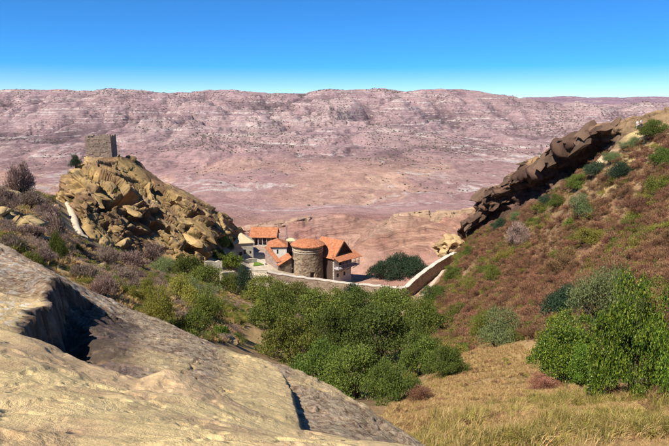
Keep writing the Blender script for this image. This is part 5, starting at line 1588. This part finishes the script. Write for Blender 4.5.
# dots of scrub over the plain and the far slopes
def blob(seed):
    bm = bmesh.new(); bmesh.ops.create_icosphere(bm, subdivisions=1, radius=1.0)
    r = random.Random(seed)
    for v in bm.verts: v.co *= r.uniform(0.7, 1.25); v.co.z = v.co.z * 0.7 + 0.3
    me = bpy.data.meshes.new('far_shrub'); bm.to_mesh(me); bm.free(); me.materials.append(M['far_scrub']); return me
FARP = [(-60, 86), (730, 86), (730, 215), (-60, 215)]
pts = sprinkle(9000, FARP, 420, 2500, rg, 1.1, lambda X, Y: (0.012 + 0.97 * smooth(0.52, 0.66, fbm2(X / 90, Y / 160, 4, 651))) * (0.25 + 0.75 * smooth(800, 1200, Y)))
scatter('far_scrub', pts, rg.uniform(0.5, 1.7, len(pts)) * (0.6 + pts[:, 1] / 2200), [blob(k) for k in range(4)], 'dark specks of scrub over the far badlands', 'scrub', rg)

# ================================================================== THE TWO WALKERS ON THE RIDGE
M['skin'] = mat_plain('skin', (0.42, 0.24, 0.16), (0.38, 0.21, 0.14), 9.0)
M['hair'] = mat_plain('dark hair', (0.03, 0.02, 0.015), (0.05, 0.03, 0.02), 20.0)
def cloth(name, c): return mat_plain(name, c, tuple(x * 0.85 for x in c), 12.0)
def skinned(name, joints, edges, mat, parent, sub=2):
    me = bpy.data.meshes.new(name)
    me.from_pydata([j[:3] for j in joints], edges, [])
    o = link(name, me, mat, parent)
    md = o.modifiers.new('skin', 'SKIN'); md.use_smooth_shade = True
    sv = me.skin_vertices
    if not sv:
        bmx = bmesh.new(); bmx.from_mesh(me); bmx.verts.layers.skin.verify(); bmx.to_mesh(me); bmx.free(); sv = me.skin_vertices
    for v, j in zip(sv[0].data, joints):
        v.radius = (j[3], j[3] if len(j) < 5 else j[4])
    sv[0].data[0].use_root = True
    ss = o.modifiers.new('smooth', 'SUBSURF'); ss.levels = 1; ss.render_levels = sub
    return o
def person(label, loc, rz, shirt, trousers, stride):
    t = thing('person', label, 'person', loc, rz, 'walkers on the ridge path')
    s = stride
    J = [(0, 0, .93, .14, .11), (0, 0, 1.12, .13, .10), (0, 0, 1.34, .15, .10), (0, 0, 1.47, .06), (0, .01, 1.56, .055), (0, .02, 1.66, .095), (0, .02, 1.74, .07),
         (.17, 0, 1.40, .06), (.23, -.04 * s, 1.14, .045), (.22, .10, .92, .035), (.22, .14, .82, .03),
         (-.17, 0, 1.40, .06), (-.23, .05 * s, 1.14, .045), (-.22, .16, .94, .035), (-.22, .2, .85, .03),
         (.10, 0, .86, .095), (.11, .10 * s, .48, .065), (.11, -.02 * s, .09, .045), (.12, .10 - .02 * s, .03, .035),
         (-.10, 0, .86, .095), (-.11, -.06 * s, .48, .065), (-.11, -.22 * s, .10, .045), (-.12, -.12 * s + .03, .03, .035)]
    E = [(0, 1), (1, 2), (2, 3), (3, 4), (4, 5), (5, 6), (2, 7), (7, 8), (8, 9), (9, 10), (2, 11), (11, 12), (12, 13), (13, 14), (0, 15), (15, 16), (16, 17), (17, 18), (0, 19), (19, 20), (20, 21), (21, 22)]
    skinned('body', J, E, M['skin'], t)
    k = 0.018
    sh = [J[i] for i in (0, 1, 2, 7, 8, 11, 12)]; sh = [(a[0], a[1], a[2], a[3] + k, (a[4] if len(a) > 4 else a[3]) + k) for a in sh]
    skinned('shirt', sh, [(0, 1), (1, 2), (2, 3), (3, 4), (2, 5), (5, 6)], shirt, t)
    tr = [J[i] for i in (0, 15, 16, 17, 19, 20, 21)]; tr = [(a[0], a[1], a[2], a[3] + k, (a[4] if len(a) > 4 else a[3]) + k) for a in tr]
    skinned('trousers', tr, [(0, 1), (1, 2), (2, 3), (0, 4), (4, 5), (5, 6)], trousers, t)
    bm = bmesh.new(); bmesh.ops.create_uvsphere(bm, u_segments=12, v_segments=8, radius=0.115)
    for v in bm.verts: v.co = Vector((v.co.x * .92, v.co.y * 1.05 - .02, v.co.z * .8 + 1.735))
    me = bpy.data.meshes.new('hair'); bm.to_mesh(me); bm.free(); link('hair', me, M['hair'], t)
    return t
def surface_at(px, py):
    """nearest of the land and the ridge rock on a sight line"""
    g = ground_at(px, py)
    a, b = project(CGr2[..., 0], CGr2[..., 1], CGr2[..., 2])
    ok = (np.abs(a - px) < 1.2) & (np.abs(b - py) < 1.0)
    if ok.any():
        q = CGr2[ok]; q = q[q[:, 1].argmin()]
        if q[1] < g.y: g = Vector(q)
    return g
g1 = surface_at(636, 128.5)
person('walker in white top and pale trousers on the ridge path', g1, math.radians(200), cloth('white cotton', (0.75, 0.72, 0.72)), cloth('pale trousers', (0.62, 0.55, 0.54)), 1.0)
g2 = surface_at(639.2, 128.0)
person('walker in pale blue shirt and dark trousers behind the white-clad one', g2, math.radians(215), cloth('pale blue cotton', (0.50, 0.52, 0.68)), cloth('dark trousers', (0.05, 0.05, 0.11)), -1.0)

# ------------------------------------------------------------------ the air: thin pale haze over the plain
hz_ = bpy.data.materials.new('thin dry haze'); hz_.use_nodes = True
hn, hl = hz_.node_tree.nodes, hz_.node_tree.links
hn.remove(hn['Principled BSDF'])
pv_ = hn.new('ShaderNodeVolumePrincipled')
pv_.inputs['Color'].default_value = (0.80, 0.80, 0.95, 1)
pv_.inputs['Density'].default_value = 0.00002
pv_.inputs['Anisotropy'].default_value = 0.2
hl.new(pv_.outputs[0], hn['Material Output'].inputs['Volume'])
zs = []
for o_ in (near_land, far_land):
    co_ = np.empty(len(o_.data.vertices) * 3, np.float32); o_.data.vertices.foreach_get('co', co_)
    zs += [float(co_[2::3].min()), float(co_[2::3].max())]
hb = MB().box(-7600, 7600, -40, 6400, min(zs) - 2, max(max(zs), CAM_H) + 6).build('haze', hz_)
hb['kind'] = 'stuff'; hb['label'] = 'thin pale haze over the plain and the far hills'; hb['category'] = 'haze'
